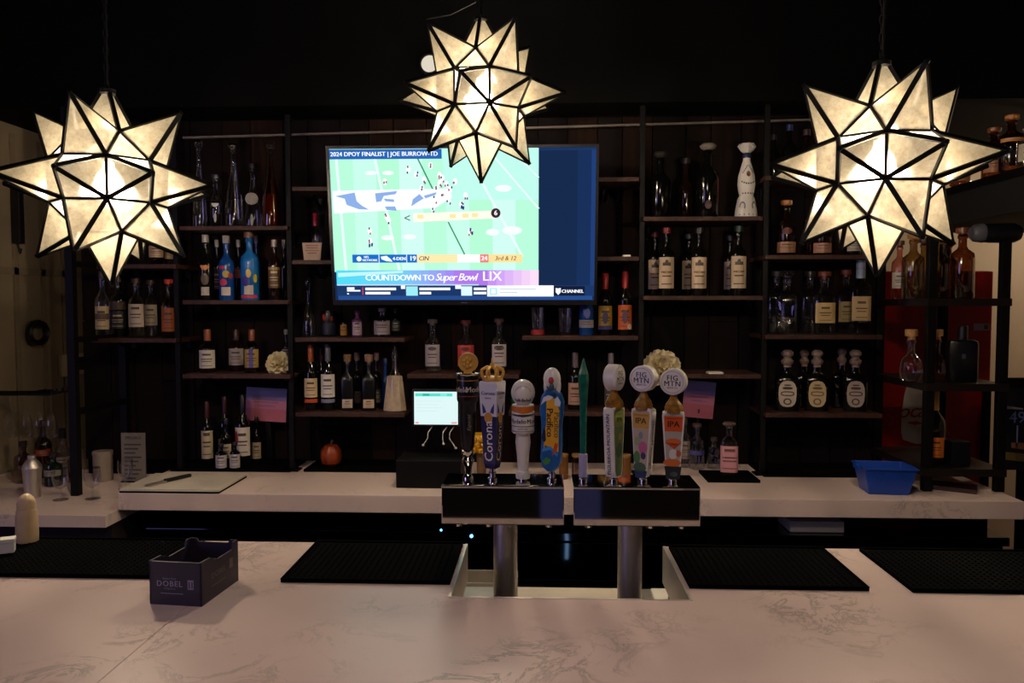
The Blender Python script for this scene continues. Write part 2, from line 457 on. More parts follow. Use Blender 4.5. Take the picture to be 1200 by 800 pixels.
for q in (.0705, .0755): m.add([(q, -.0009, .030), (q + .002, -.0009, .030), (q + .002, -.0009, .041), (q, -.0009, .041)], [(0, 1, 2, 3)], S('#2b2333'))
m.build('lettering', M['pr'], bx, 0)
m = MB()
m.text('DOBEL', .014, lambda x, y: (W_ + .0006, .055 + x, .040 + y), S('#6f6660'), bold=.02, spacing=1.15)
m.add([(W_ + .0006, .03, .022), (W_ + .0006, .078, .022), (W_ + .0006, .078, .0232), (W_ + .0006, .03, .0232)], [(0, 1, 2, 3)], S('#6f6660'))
m.add([(W_ + .0006, .092, .033), (W_ + .0006, .104, .033), (W_ + .0006, .104, .05), (W_ + .0006, .092, .05)], [(0, 1, 2, 3)], S('#6f6660'))
m.build('lettering', M['pr'], bx, 0)

# squeeze bottle and folded paper at the far left of the bar
sq = thing('squeeze_bottle', 'cream plastic squeeze bottle standing at the far left edge of the bar', 'bottle', tuple(at(32, 631, 1.55).xy) + (BZ,))
MB().lathe([(.019, 0), (.021, .003), (.0215, .02), (.0205, .060), (.0185, .072), (.0, .072)], 24).build('bottle_body', M['cream_plastic'], sq)
MB().lathe([(.0165, .070), (.0175, .074), (.0175, .086), (.015, .095), (.009, .102), (.004, .105), (0, .1055)], 20).build('dome_cap', M['cream_plastic'], sq)
pp = thing('napkin_box', 'small white box lying at the left end of the bar', 'box', (-1.052, 1.475, BZ + .008), radians(28))
MB().box(-.10, .0, -.012, .012, 0, .028).build('box_body', M['paper'], pp, 0, .002)
MB().box(-.101, .001, -.013, .013, .020, .0285).build('box_lid', M['paper'], pp, 0, .0015)

# ------------------------------------------------------------------ beer towers
MODELS = []
def tower(x0, x1, colx, label):
    t = thing('tap_tower', label, 'beer tower', ((x0 + x1) / 2, 1.505, .82))
    hx = (x1 - x0) / 2; zt = 1.2245 - .82; zb = 1.149 - .82
    hd = MB(); hd.M = Matrix.Rotation(pi / 2, 4, 'Z')
    hd.prism([(-.055, zb), (.055, zb), (.055, zt), (-.0512, zt)], -hx, hx).build('tower_head', M['steel'], t, 0, .002)
    MB().box(-hx - .0005, hx + .0005, -.0525, .0555, zt - .0055, zt - .0025).build('top_plate_edge', M['brushed'], t, 0)
    cx = colx - (x0 + x1) / 2
    MB().lathe([(.024, 0), (.024, zb)], 40, (cx, 0, 0)).build('column', M['brushed'], t)
    MB().lathe([(.040, 0), (.040, .006), (.026, .012)], 32, (cx, 0, 0)).build('base_flange', M['chrome'], t)
    for k in range(4):
        fx = -hx + hx * 2 * (k + .5) / 4
        if abs(fx - cx) > .03: MB().lathe([(.008, 0), (.008, .012)], 12, (fx, -.02, zb - .012)).build('spout_shank', M['chrome'], t)
    return t
tower(-.192, .043, -.0715, 'polished steel beer tower carrying the four left tap handles')
tower(.061, .301, .1745, 'polished steel beer tower carrying the four right tap handles')

TZ = 1.2245 + .0004
def hx_at(px): return X(px, 1.50)
def handle(px, label, rz=0):
    return thing('beer_tap', label, 'beer tap', (hx_at(px), 1.50, TZ), rz, 'beer taps on the towers')
def zpx(py): return at(600, py, 1.5).z - TZ
def ferrule(t, h, r=.006):
    MB().lathe([(r * 1.6, 0), (r * 1.6, .004), (r, .006), (r, h * .45), (r * 1.25, h * .5), (r * 1.25, h * .6), (r, h * .65), (r, h), (0, h)], 18).build('ferrule', M['chrome'], t)
def cyl_fn(r, z0, a0=0.0):
    return lambda x, y: (r * sin(a0 + x / r), -r * cos(a0 + x / r), z0 + y)

# 1 black can and bottle handle with a gold disc
t = handle(548, 'black can-topped tap handle with a round gold disc, leftmost handle')
zt = zpx(413)
MB().lathe([(.011, 0), (.011, .006), (.007, .012), (.008, .026), (.011, .034), (.0125, .040), (.009, .046), (.012, .052), (.012, .058), (.009, .062)], 24).build('ferrule', M['chrome'], t)
MB().lathe([(.010, .058), (.0125, .07), (.0165, .11), (.0165, .150), (.0185, .156), (0, .158)], 24).build('lower_body', M['g_black'], t)
MB().lathe([(.0205, .156), (.0215, .160), (.0215, .204), (.0205, .208), (0, .208)], 28).build('can', M['g_black'], t)
MB().lathe([(.0212, .207), (.0222, .2085), (.0222, .211), (.019, .212), (.0175, .209)], 28).build('can_rim', M['chrome'], t)
m = MB()
m.text('Modelo', .0155, cyl_fn(.0219, .180, -.92), S('#cfc6b4'), bold=.012)
m.text('Modelo', .0155, cyl_fn(.0219, .180, .98), S('#cfc6b4'), bold=.012)
for (z0, z1, c) in ((.1665, .168, '#8a3c2c'), (.197, .1985, '#a6802f')):
    for k in range(16):
        a0, a1 = -1.4 + k * .175, -1.4 + (k + 1) * .175
        m.add([(.0219 * sin(a), -.0219 * cos(a), z) for a, z in ((a0, z0), (a1, z0), (a1, z1), (a0, z1))], [(0, 1, 2, 3)], S(c))
m.text('Especial', .010, lambda x, y: (.004 - y, -.0178, .115 + x), S('#8b8778'), shear=.3)
m.build('lettering', M['pr'], t, 0)
d = thing_z = None
m = MB(); m.M = Matrix.Translation((0.001, 0, .232)) @ Matrix.Rotation(pi / 2, 4, 'X')
m.lathe([(.019, -.004), (.0195, -.002), (.0195, .002), (.019, .004), (.0155, .004), (.015, .0025), (0, .0025)], 32)
mb2 = MB()
m.build('gold_disc', M['gold'], t)
m = MB()
for k in range(7):
    a = k * .9
    m.ball((.001 + .008 * cos(a) * (k > 0), -.0035, .232 + .008 * sin(a) * (k > 0)), .0042, 8, 6)
m.build('disc_relief', M['gold'], t)
MB().lathe([(.005, .208), (.004, .214)], 12, (.001, 0, 0)).build('disc_stem', M['gold'], t)

# 2 square tapered handle with a gold crown
t = handle(577, 'white and blue square tap handle topped by a gold crown', radians(-24))
ferrule(t, .026)
SQ = [(.0105, .024), (.0125, .034), (.0165, .115), (.0170, .128), (.0195, .192), (.0185, .196)]
def sq_ring(m, prof, c0):
    for (r0, z0), (r1, z1) in zip(prof, prof[1:]):
        for k in range(4):
            p = [(1, -1), (1, 1), (-1, 1), (-1, -1)]
            (ax, ay), (bx_, by) = p[k], p[(k + 1) % 4]
            m.add([(ax * r0, ay * r0, z0), (bx_ * r0, by * r0, z0), (bx_ * r1, by * r1, z1), (ax * r1, ay * r1, z1)], [(0, 1, 2, 3)], c0(z0))
    r, z = prof[0]; m.add([(-r, -r, z), (-r, r, z), (r, r, z), (r, -r, z)], [(0, 1, 2, 3)], c0(z))
    r, z = prof[-1]; m.add([(-r, -r, z), (r, -r, z), (r, r, z), (-r, r, z)], [(0, 1, 2, 3)], c0(z))
m = MB(); sq_ring(m, SQ, lambda z: S('#171c4d') if z < .12 else S('#d6d2da')); m.build('square_body', M['prgloss'], t, 0)
def sqr(z):
    for (r0, z0), (r1, z1) in zip(SQ, SQ[1:]):
        if z0 <= z <= z1: return r0 + (r1 - r0) * (z - z0) / (z1 - z0)
    return .012
m = MB()
for front in (True, False):
    P = (lambda x, z: (x, -sqr(z) - .0006, z)) if front else (lambda x, z: (sqr(z) + .0006, x, z))
    m.text('Corona', .026, lambda x, y: P(-y, .079 + x), S('#ded8d4') if front else S('#c2a45c'), bold=.015)
    m.text('Corona', .0095, lambda x, y: P(x, .173 + y), S('#2c2a66'), bold=.02)
    m.text('Extra', .006, lambda x, y: P(x, .164 + y), S('#2c2a66'))
    for sx in (-1, 1):
        m.add([P(sx * .004, .136), P(sx * .012, .133), P(sx * .0135, .154), P(sx * .0075, .145)], [(0, 1, 2, 3)], S('#2a2f7a'))
    m.add([P(.009 * cos(q * pi / 6), .125 + .011 * sin(q * pi / 6)) for q in range(12)], [tuple(range(12))], S('#c98a1e'))
    m.add([P(.005 * cos(q * pi / 5) , .1255 + .006 * sin(q * pi / 5)) for q in range(10)], [tuple(range(10))], S('#e0b74a'))
m.build('lettering', M['pr'], t, 0)
m = MB()
m.lathe([(.0185, .195), (.0205, .198), (.0205, .203), (.0195, .205)], 24)
for k in range(8):
    a = 2 * pi * k / 8
    c, s_ = cos(a), sin(a)
    m.tube([(.0195 * c, .0195 * s_, .203), (.0235 * c, .0235 * s_, .212), (.022 * c, .022 * s_, .218), (.012 * c, .012 * s_, .2235), (0, 0, .222)], .0028, 6)
    m.ball((.0215 * c, .0215 * s_, .207), .003, 8, 6)
m.ball((0, 0, .227), .005, 10, 6); m.box(-.0015, .0015, -.0015, .0015, .23, .241)
m.build('crown', M['gold'], t)

# 3 white ball and can handle
t = handle(613, 'white turned tap handle with a printed ball above a small can')
ferrule(t, .01, .005)
MB().lathe([(.0135, .004), (.0145, .010), (.0135, .016), (.0105, .02), (.0120, .05), (.0150, .075), (.0135, .092), (.014, .096), (0, .096)], 28).build('turned_grip', M['white'], t)
MB().lathe([(.020, .094), (.0222, .097), (.0222, .146), (.021, .150), (0, .150)], 28).build('can', M['white'], t)
MB().ball((0, 0, .173), .0235, 22, 14, sc=(1, 1, 1.12)).build('ball', M['white'], t)
m = MB()
def band(m, r, z0, z1, col, a0=-1.5, a1=1.5, n=18, dip=0.0):
    for k in range(n):
        p, q = a0 + (a1 - a0) * k / n, a0 + (a1 - a0) * (k + 1) / n
        zp = z0 - dip * (1 - abs(2 * k / n - 1)); zq = z0 - dip * (1 - abs(2 * (k + 1) / n - 1))
        m.add([(r * sin(p), -r * cos(p), zp), (r * sin(q), -r * cos(q), zq), (r * sin(q), -r * cos(q), z1), (r * sin(p), -r * cos(p), z1)], [(0, 1, 2, 3)], col)
band(m, .02265, .140, .148, S('#c8701c'), dip=.006)
band(m, .0227, .1315, .1327, S('#40362c'), dip=.004); band(m, .0227, .1085, .1098, S('#40362c')); band(m, .0227, .099, .1, S('#6c5c48'))
m.text('Modelo', .0125, cyl_fn(.0227, .1185, -.55), S('#2c2622'), bold=.015); m.text('Modelo', .0125, cyl_fn(.0227, .1185, 1.2), S('#2c2622'), bold=.015)
m.text('ESPECIAL', .005, cyl_fn(.0227, .104), S('#5c5146'))
def ballp(x, y):
    a, e = x / .0245, y / .0262
    return (.0245 * sin(a) * cos(e), -.0245 * cos(a) * cos(e), .173 + .0272 * sin(e))
for k in range(9):
    a0 = -.9 + k * .22; x = .0245 * a0 * .8
    m.add([ballp(x, -.017), ballp(x + .0025, -.0145), ballp(x + .001, -.008 - .004 * (k % 2)), ballp(x - .0018, -.012)], [(0, 1, 2, 3)], S('#3b3f78') if k % 3 else S('#a68a3e'))
for k in range(12):
    a = pi * k / 12
    m.add([ballp(.015 * cos(a), .004 + .010 * sin(a)), ballp(.0165 * cos(a), .004 + .0115 * sin(a)), ballp(.0165 * cos(a + .2), .004 + .0115 * sin(a + .2)), ballp(.015 * cos(a + .2), .004 + .010 * sin(a + .2))], [(0, 1, 2, 3)], S('#a0906c'))
m.build('lettering', M['pr'], t, 0)

# 4 yellow and blue handle with a white bird head
t = handle(647, 'yellow and blue curvy tap handle with a white seabird on top', radians(-14))
ferrule(t, .024)
body = [(-.017, .028), (-.006, .018), (.008, .020), (.018, .034), (.020, .07), (.0195, .110), (.0225, .135), (.0235, .155), (.018, .172), (.006, .182), (-.010, .180), (-.020, .165), (-.0225, .14), (-.019, .112), (-.0195, .07), (-.021, .045)]
MB().prism(body, -.0125, .0125).build('board_body', mat('sea_blue_enamel', S('#1c5d9c'), .3, scale=60, noise=.3), t, 0, .004)
m = MB(); fy = -.0133
def poly(m, pts, col, y=fy): m.add([(x, y, z) for x, z in pts], [tuple(range(len(pts)))], col)
poly(m, [(-.0125, .060), (-.011, .072), (.0165, .058), (.0165, .112), (.0185, .14), (.008, .164), (-.008, .162), (-.0085, .112), (-.0135, .088)], S('#e0a416'))
poly(m, [(-.018, .085), (-.0135, .105), (-.0095, .10), (-.0085, .082), (-.012, .077)], S('#141a30'), fy - .0003)
poly(m, [(.004, .05), (.013, .062), (.0155, .074), (.010, .078), (.006, .066)], S('#c4491e'), fy - .0003)
poly(m, [(-.016, .040), (-.008, .048), (.002, .043), (-.004, .034), (-.012, .033)], S('#3f8a3a'), fy - .0002)
poly(m, [(-.017, .058), (0, .063), (.013, .05), (.016, .055), (0, .070), (-.015, .065)], S('#3f8fd0'), fy - .0001)
poly(m, [(-.019, .15), (-.014, .165), (-.004, .170), (.006, .166), (.0, .160), (-.01, .158)], S('#dcd8d0'), fy - .0002)
poly(m, [(.008, .15), (.019, .148), (.021, .157), (.014, .168), (.009, .162)], S('#cfd6da'), fy - .0002)
m.text('Pacifico', .0185, lambda x, y: (-.0015 + y, fy - .0005, .116 - x), S('#3b3312'), bold=.03)
m.text('Pacifico', .0165, lambda x, y: (.0125 + y, fy - .0005, .112 - x), S('#6b5a1c'), bold=.02)
m.build('artwork', M['pr'], t, 0)
m = MB()
m.ball((0, 0, .200), .0175, 16, 10, sc=(1, .75, 1.3)); m.ball((-.010, 0, .185), .010, 10, 8, sc=(.7, .8, 1.9)); m.ball((.012, 0, .187), .009, 10, 8, sc=(.7, .8, 1.9))
m.build('bird_head', M['white'], t)
m = MB(); m.ball((.001, -.0125, .198), .0055, 10, 8, sc=(1, .6, 1.3)); m.build('red_beak', paint('#a83024'), t)
m = MB(); m.ball((.002, -.012, .185), .006, 10, 8, sc=(.9, .6, 1.3)); m.tube([(-.007, -.0135, .186), (.002, -.0150, .176), (.010, -.0140, .170)], .0018, 6); m.build('beak_pouch', paint('#2e4a5a'), t)

# 5 slim teal handle
t = handle(684, 'slim teal faceted tap handle between the yellow and white handles')
ferrule(t, .012, .005)
MB().lathe([(.0085, .008), (.0085, .052), (.006, .054)], 14).build('sleeve', paint('#a9a4c4', .3), t)
MB().lathe([(.0062, .05), (.0068, .11), (.0075, .150), (.0088, .175), (.0105, .195), (.0100, .210), (.006, .222), (.0015, .240), (0, .241)], 6).build('faceted_rod', mat('teal_resin', S('#14604f'), .25, noise=.35, scale=70), t, 0)

# 6-8 paddle handles with round white caps
def paddle(px, label, rz, ytop, cap_rz, art, ht=.150, wt=.0215, lean=0.0):
    t = handle(px, label, rz); t.rotation_euler.y = lean
    ferrule(t, .012, .005)
    wb_, hb = .0135, .008
    out = [(-wb_ * .6, hb), (wb_ * .6, hb), (wb_, hb + .010), (wt, ht - .012), (wt * .96, ht - .004), (wt * .5, ht + .001), (0, ht + .003), (-wt * .5, ht + .001), (-wt * .96, ht - .004), (-wt, ht - .012), (-wb_, hb + .010)]
    th = .0115
    MB().prism(out, -th, th).build('paddle_body', M['white'], t, 0, .0012)
    m = MB()
    k = .84
    inn = [(x * k, (z - ht / 2) * .945 + ht / 2) for x, z in out]
    def half(z):
        return (wb_ + (wt - wb_) * max(0, min(1, (z - hb - .01) / (ht - .02 - hb)))) * k
    def strip(z0, z1, col, lay):
        poly(m, [(-half(z0), z0), (half(z0), z0), (half(z1), z1), (-half(z1), z1)], col, -th - .0006 - lay * .0002)
    poly(m, inn, S(art['base']), -th - .0005)
    strip(ht - .040, ht - .010, S(art['top']), 1)
    for pts, c in art['shapes']: poly(m, [(x * wt * .84, z * ht) for x, z in pts], S(c), -th - .0012)
    m.text('IPA', .0165 if not art.get('small') else .013, lambda x, y: (x, -th - .0016, ht - .026 + y), S('#1d1512'), bold=.02)
    m.text(art['brand'], .0042, lambda x, y: (x, -th - .0016, ht - .0145 + y), S('#4a2a14'))
    for side in (-1, 1):
        def ef(x, y, side=side):
            z = ht * .5 + x
            return (side * (wb_ + (wt - wb_) * max(0, min(1, (z - hb - .01) / (ht - .022 - hb))) + .0007), side * (-y), z) if side < 0 else (wb_ + (wt - wb_) * max(0, min(1, (z - hb - .01) / (ht - .022 - hb))) + .0007, y * 1, z)
        m.text('FIGUEROA MOUNTAIN' if side < 0 else 'Figueroa Mountain', .0115 if side < 0 else .0125, ef, S('#2e2748'), bold=.012)
    m.build('artwork', M['pr'], t, 0)
    MB().lathe([(.0185, ht - .004), (.019, ht + .004), (.016, ht + .012), (.011, ht + .018), (.007, ht + .026), (.006, ht + .036)], 7).build('fig_neck', mat('gilded_fig', S('#8a5f16'), .4, noise=.5, scale=90), t, 0)
    cz = ht + .036 + .020
    m = MB(); m.M = Matrix.Translation((0, 0, cz)) @ Matrix.Rotation(cap_rz, 4, 'Z') @ Matrix.Rotation(pi / 2, 4, 'X')
    m.lathe([(.0235, -.013), (.0255, -.011), (.0255, .011), (.0235, .013), (0, .013)], 36); m.build('round_cap', M['white'], t)
    m = MB(); m.M = Matrix.Translation((0, 0, cz)) @ Matrix.Rotation(cap_rz, 4, 'Z')
    f2 = lambda dy: (lambda x, y: (x, -.0136, y + dy))
    ring = []
    for q in range(28):
        a, b = 2 * pi * q / 28, 2 * pi * (q + 1) / 28
        m.add([(r * cos(u), -.0134, r * sin(u)) for r, u in ((.0205, a), (.0215, a), (.0215, b), (.0205, b))], [(0, 1, 2, 3)], S('#9a93a8'))
    m.text('FIG', .0145, f2(.0075), S('#26203c'), bold=.02, spacing=1.1)
    m.text('MTN', .0145, f2(-.0035), S('#26203c'), bold=.02, spacing=1.1)
    m.text('BREW CO', .0045, f2(-.0115), S('#26203c'), bold=.02)
    m.build('lettering', M['pr'], t, 0)
    return t
def disc(cx, cz, rx, rz_, n=10): return [(cx + rx * cos(2 * pi * k / n), cz + rz_ * sin(2 * pi * k / n)) for k in range(n)]
A1 = dict(base='#5f7a48', top='#7c8a3c', brand='FIGUEROA', small=1, shapes=[(disc(0, .42, .6, .10), '#3d5a34'), (disc(.2, .6, .4, .05), '#a58b3c')])
A2 = dict(base='#b9a78c', top='#c9981c', brand='FIGUEROA MTN', shapes=[(disc(.25, .47, .5, .085), '#c25d86'), (disc(-.45, .33, .4, .09), '#4b7a3a'), (disc(.3, .36, .3, .05), '#2a2b52'), (disc(-.1, .2, .75, .07), '#3f5f38'), (disc(0, .63, .25, .05), '#7f8a92'), ([(-.6, .06), (.6, .06), (.75, .16), (-.75, .16)], '#1c2a52'), (disc(-.4, .55, .35, .06), '#94a070')])
A3 = dict(base='#aea898', top='#d1531a', brand='FIGUEROA MTN', shapes=[(disc(0, .57, .85, .05), '#d1642a'), ([(-.75, .55), (.75, .55), (.1, .47)], '#c4481e'), (disc(0, .40, .45, .075), '#d8d2c4'), (disc(.55, .41, .3, .05), '#c05c30'), (disc(-.1, .28, .95, .055), '#d06a2a'), ([(-.72, .05), (.72, .05), (.9, .23), (-.9, .23)], '#1a2426'), (disc(.1, .12, .4, .035), '#6a7470')])
paddle(720, 'white paddle tap handle turned to show its lettered edge, green art', radians(52), 438, radians(8), A1, .148)
paddle(755, 'white paddle tap handle with a yellow and pink picture', radians(-32), 438, radians(2), A2, .146)
paddle(790, 'white paddle tap handle with an orange picture, rightmost handle', radians(-9), 447, radians(-12), A3, .140)

# ------------------------------------------------------------------ under-bar steel unit seen through the notch
ub = thing('underbar_sink', 'stainless steel under-bar sink and drain unit seen through the notch', 'sink', (.05, 1.95, 0))
m = MB()
m.box(-.75, .75, -.30, .06, .795, .82)
m.build('drain_deck', M['brushed'], ub, 0, .002)
m = MB()
for sx in (-.68, .68):
    for sy in (-.25, .03):
        m.box(sx - .02, sx + .02, sy - .02, sy + .02, 0, .795)
m.build('leg', M['brushed'], ub, 0)
m = MB()
bx_0, bx_1, by0, by1 = -.275, -.115, .062, .165
for q in ((bx_0, bx_1, by0, by0 + .004), (bx_0, bx_1, by1 - .004, by1), (bx_0, bx_0 + .004, by0, by1), (bx_1 - .004, bx_1, by0, by1)): m.box(*q, .76, .828)
m.box(bx_0, bx_1, by0, by1, .755, .76)
m.build('basin', M['brushed'], ub, 0)
MB().tube([(-.165, .0, .82), (-.165, .0, .845), (-.16, -.01, .856), (-.155, -.025, .853), (-.152, -.035, .835)], .006, 10).build('drain_valve', M['chrome'], ub)
MB().tube([(.265, -.10, .82), (.268, -.08, .86), (.275, -.06, .872), (.285, -.05, .862), (.295, -.06, .82)], .007, 10).build('faucet', M['chrome'], ub)
tag(MB().box(-.075, .225, 1.80, 1.985, .8205, .830).build('cutting_board', M['board'], None, 0, .002), 'white board lying below the notch between the two tower columns', 'board')
tag(MB().box(.285, .355, 1.80, 1.985, .8205, .832).build('folded_towel', M['paper'], None, 0, .003), 'folded white towel beside the right tower column below the bar', 'towel')

# ------------------------------------------------------------------ back bar
CZ = .92
bb = thing('back_counter', 'pale quartz back counter slab under the bottle shelves', 'counter')
MB().box(-1.466, 1.596, 2.575, 3.145, .86, CZ).build('counter_slab', M['quartz'], bb, 0, .002)
for xx in (-1.39, -.45, .55, 1.5): MB().box(xx, xx + .05, 2.70, 3.08, .783, .8595).build('support_block', M['matte'], bb, 0)
fr = thing('back_bar_cooler', 'black steel cooler with a bright top rail under the back counter', 'cooler', (0, 2.64, 0))
MB().box(-1.40, 1.58, .02, .45, .06, .78).build('cabinet', M['blacksteel'], fr, 0)
MB().box(-1.40, 1.585, -.012, .02, .752, .782).build('top_rail', M['blacksteel'], fr, 0, .003)
xs = [-1.39, -.80, -.2, .40, 1.0, 1.575]
for a_, b_ in zip(xs, xs[1:]):
    d = MB().box(a_ + .004, b_ - .004, 0, .02, .10, .60).build('door', M['blacksteel'], fr, 0, .003)
    MB().bar((a_ + .06, -.02, .57), (b_ - .06, -.02, .57), .014).build('door_handle', M['brushed'], d, 0, .002)
    MB().box(a_ + .004, b_ - .004, 0, .02, .61, .745).build('drawer_front', M['blacksteel'], fr, 0, .003)
MB().ball((-.243, -.016, .768), .006, 10, 8).build('blue_lamp', M['led_blue'], fr)
MB().ball((-.350, -.006, .785), .004, 10, 8).build('blue_lamp', M['led_blue'], fr)
tag(MB().tube([(.122, 1.60, .34), (.124, 1.602, .42), (.118, 1.60, .50), (.122, 1.602, .60)], .008, 8).build('light_tube', M['led_white']), 'blue-white light tube hung upright under the bar', 'light')
tag(MB().box(.86, 1.045, 2.66, 2.80, .783, .822).build('paper_bundle', M['paper'], None, 0, .004), 'pale paper bundle on the cooler under the right counter', 'paper')

lc = thing('side_counter', 'lower pale counter at the far left under the hanging glasses', 'counter')
m = MB(); m.box(-2.268, -1.468, 2.50, 3.14, .82, .8595); m.box(-2.268, -1.935, 3.14, 4.2, .82, .8595)
m.build('counter_slab', M['quartz'], lc, 0)
MB().box(-2.268, -1.48, 2.56, 3.1, .0, .82).build('cabinet', M['back'], lc, 0)

# things lying on the back counter
cb = thing('chopping_board', 'thin pale chopping board at the left end of the back counter', 'board', (-1.285, 2.70, CZ + .0005))
MB().box(-.175, .175, -.125, .125, .006, .014).build('board_top', M['board'], cb, 0, .001)
MB().box(-.175, .175, -.125, .125, 0, .006).build('dark_edge', M['matte'], cb, 0)
kn = thing('paring_knife', 'small black-handled knife lying on the chopping board', 'knife', tuple(at(209, 556, 2.72).xy) + (CZ + .0155,), radians(62))
MB().box(-.055, .05, -.008, .008, 0, .012).build('knife_handle', M['darkplastic'], kn, 0, .003)
MB().prism([(-.055, .003), (-.11, .003), (-.13, .0035), (-.12, .005), (-.055, .006)], -.012, .012).build('blade', M['brushed'], kn, 0)
def counter_mat(px0, px1, y0, y1, label):
    x0, x1 = X(px0, (y0 + y1) / 2), X(px1, (y0 + y1) / 2)
    r = thing('service_mat', label, 'bar mat', ((x0 + x1) / 2, (y0 + y1) / 2, CZ))
    hx, hy = (x1 - x0) / 2, (y1 - y0) / 2
    MB().box(-hx, hx, -hy, hy, 0, .006).build('mat_base', M['matte'], r, 0, .001)
    m = MB()
    for s in (-1, 1):
        m.box(-hx, hx, s * (hy - .004) - .004, s * (hy - .004) + .004, .006, .010); m.box(s * (hx - .004) - .004, s * (hx - .004) + .004, -hy + .008, hy - .008, .006, .010)
    m.build('raised_rim', M['matte'], r, 0)
counter_mat(212, 348, 2.92, 3.13, 'black mat under the dark wine bottles at the left of back counter')
counter_mat(363, 470, 2.93, 3.13, 'black mat under the orange ball on the back counter')
counter_mat(888, 1015, 2.91, 3.13, 'black mat at the right of back counter beside blue tub')
counter_mat(826, 886, 2.81, 2.98, 'black tray under the pink-labelled bottle on the back counter')

ob = thing('orange_gourd', 'round orange gourd sitting on a black mat on the back counter', 'gourd', tuple(at(388, 540, 3.02).xy) + (CZ + .006,))
m = MB()
def ribs(a, r): return 1 + .04 * cos(8 * a)
m.lathe([(0, .002), (.02, 0), (.036, .012), (.043, .036), (.040, .062), (.025, .083), (.006, .088), (0, .087)], 32, cross=ribs)
m.build('gourd_body', M['orange'], ob)
MB().tube([(0, 0, .085), (.003, 0, .097), (.008, 0, .103)], .005, 8).build('stem', paint('#4a3a20'), ob)

# payment terminal: screen, black stand, cable
ps = thing('payment_terminal', 'payment terminal with a bright white screen on a black stand', 'terminal', tuple(at(511, 478, 2.78).xy) + (CZ,))
c0 = at(511, 478, 2.78) - ps.location
sw, sh = 52 / 900 * 2.78 / 2, 39 / 900 * 2.78 / 2
def slabxz(x0, x1, z0, z1, y0, y1): return MB().box(x0, x1, y0, y1, z0, z1)
slabxz(c0.x - sw - .008, c0.x + sw + .008, c0.z - sh - .008, c0.z + sh + .008, 0, .025).build('screen_housing', M['darkplastic'], ps, 0, .004)
m = MB()
q = lambda x0, x1, z0, z1, c, l=0: m.add([(c0.x + x * sw, -.001 - l * .0006, c0.z + z * sh) for x, z in ((x0, z0), (x1, z0), (x1, z1), (x0, z1))], [(0, 1, 2, 3)], c)
q(-1, 1, -1, 1, (.75, .95, .95, 1)); q(-.95, .75, .72, .9, (.10, .75, .62, 1), 1); q(-.6, -.3, .74, .88, (.02, .5, .35, 1), 2); q(.2, .5, .74, .88, (.2, .9, .8, 1), 2)
q(-.95, -.8, -.95, -.84, (.9, .4, .35, 1), 1); q(.7, .95, -.95, -.84, (.9, .4, .35, 1), 1)
for k in range(4): q(-.9, .3 - .2 * (k % 2), .4 - k * .2, .44 - k * .2, (.7, .86, .86, 1), 1)
m.build('screen', M['screen'], ps, 0)
MB().bar((c0.x, .02, c0.z - sh), (c0.x, .07, .10), .04, .02).build('stand_arm', M['darkplastic'], ps, 0)
bx0, bx1 = at(470, 560, 2.78).x - ps.location.x, at(543, 560, 2.78).x - ps.location.x
MB().box(bx0, bx1, -.10, .12, 0, .10).build('cash_drawer', M['black'], ps, 0, .004)
for k, (xx, zz) in enumerate(((-.035, -.075), (.02, -.07), (.045, -.085))):
    m = MB()
    m.tube([(c0.x + xx + .02, .012, c0.z - sh - .008), (c0.x + xx + .005, .0, c0.z - sh - .03), (c0.x + xx + .004, -.004, c0.z - sh - .05), (c0.x + xx - .012 + .02 * k, -.008, c0.z - sh + zz)], .0017, 6)
    m.ball((c0.x + xx - .012 + .02 * k, -.008, c0.z - sh + zz), .005, 8, 6)
    m.build('white_cable', M['white'], ps)

# blue tub and the dark menu at the right
tb = thing('blue_tub', 'blue plastic tub on the back counter beside the red cooler', 'tub', tuple(at(1036, 555, 2.70).xy) + (CZ,), radians(-5))
m = MB()
def ring4(hx, hy, z): return [(-hx, -hy, z), (hx, -hy, z), (hx, hy, z), (-hx, hy, z)]
rs = [ring4(.066, .05, 0), ring4(.084, .066, .088), ring4(.090, .072, .088), ring4(.090, .072, .094), ring4(.081, .064, .094), ring4(.063, .047, .006)]
vs = [p for r in rs for p in r]; fs = [(3, 2, 1, 0), (20, 21, 22, 23)]
for i in range(5):
    for k in range(4): fs.append((i * 4 + k, i * 4 + (k + 1) % 4, (i + 1) * 4 + (k + 1) % 4, (i + 1) * 4 + k))
m.add(vs, fs).build('tub_body', M['blue_plastic'], tb, 0, .003)
m = MB(); m.box(-.095, -.0895, -.03, .03, .078, .092); m.box(.0895, .095, -.03, .03, .078, .092); m.build('grip', M['blue_plastic'], tb, 0)
mn = thing('dark_folder', 'dark red folder lying at the right end of the back counter', 'folder', tuple(at(1122, 570, 2.74).xy) + (CZ,), radians(-30))
MB().box(-.10, .06, -.05, .05, 0, .006).build('cover', paint('#2a1014'), mn, 0, .001)
MB().box(-.098, .058, -.048, .048, .006, .010).build('pages', paint('#3a2420'), mn, 0)
MB().box(-.10, .06, -.05, .05, .010, .014).build('cover', paint('#2a1014'), mn, 0, .001)

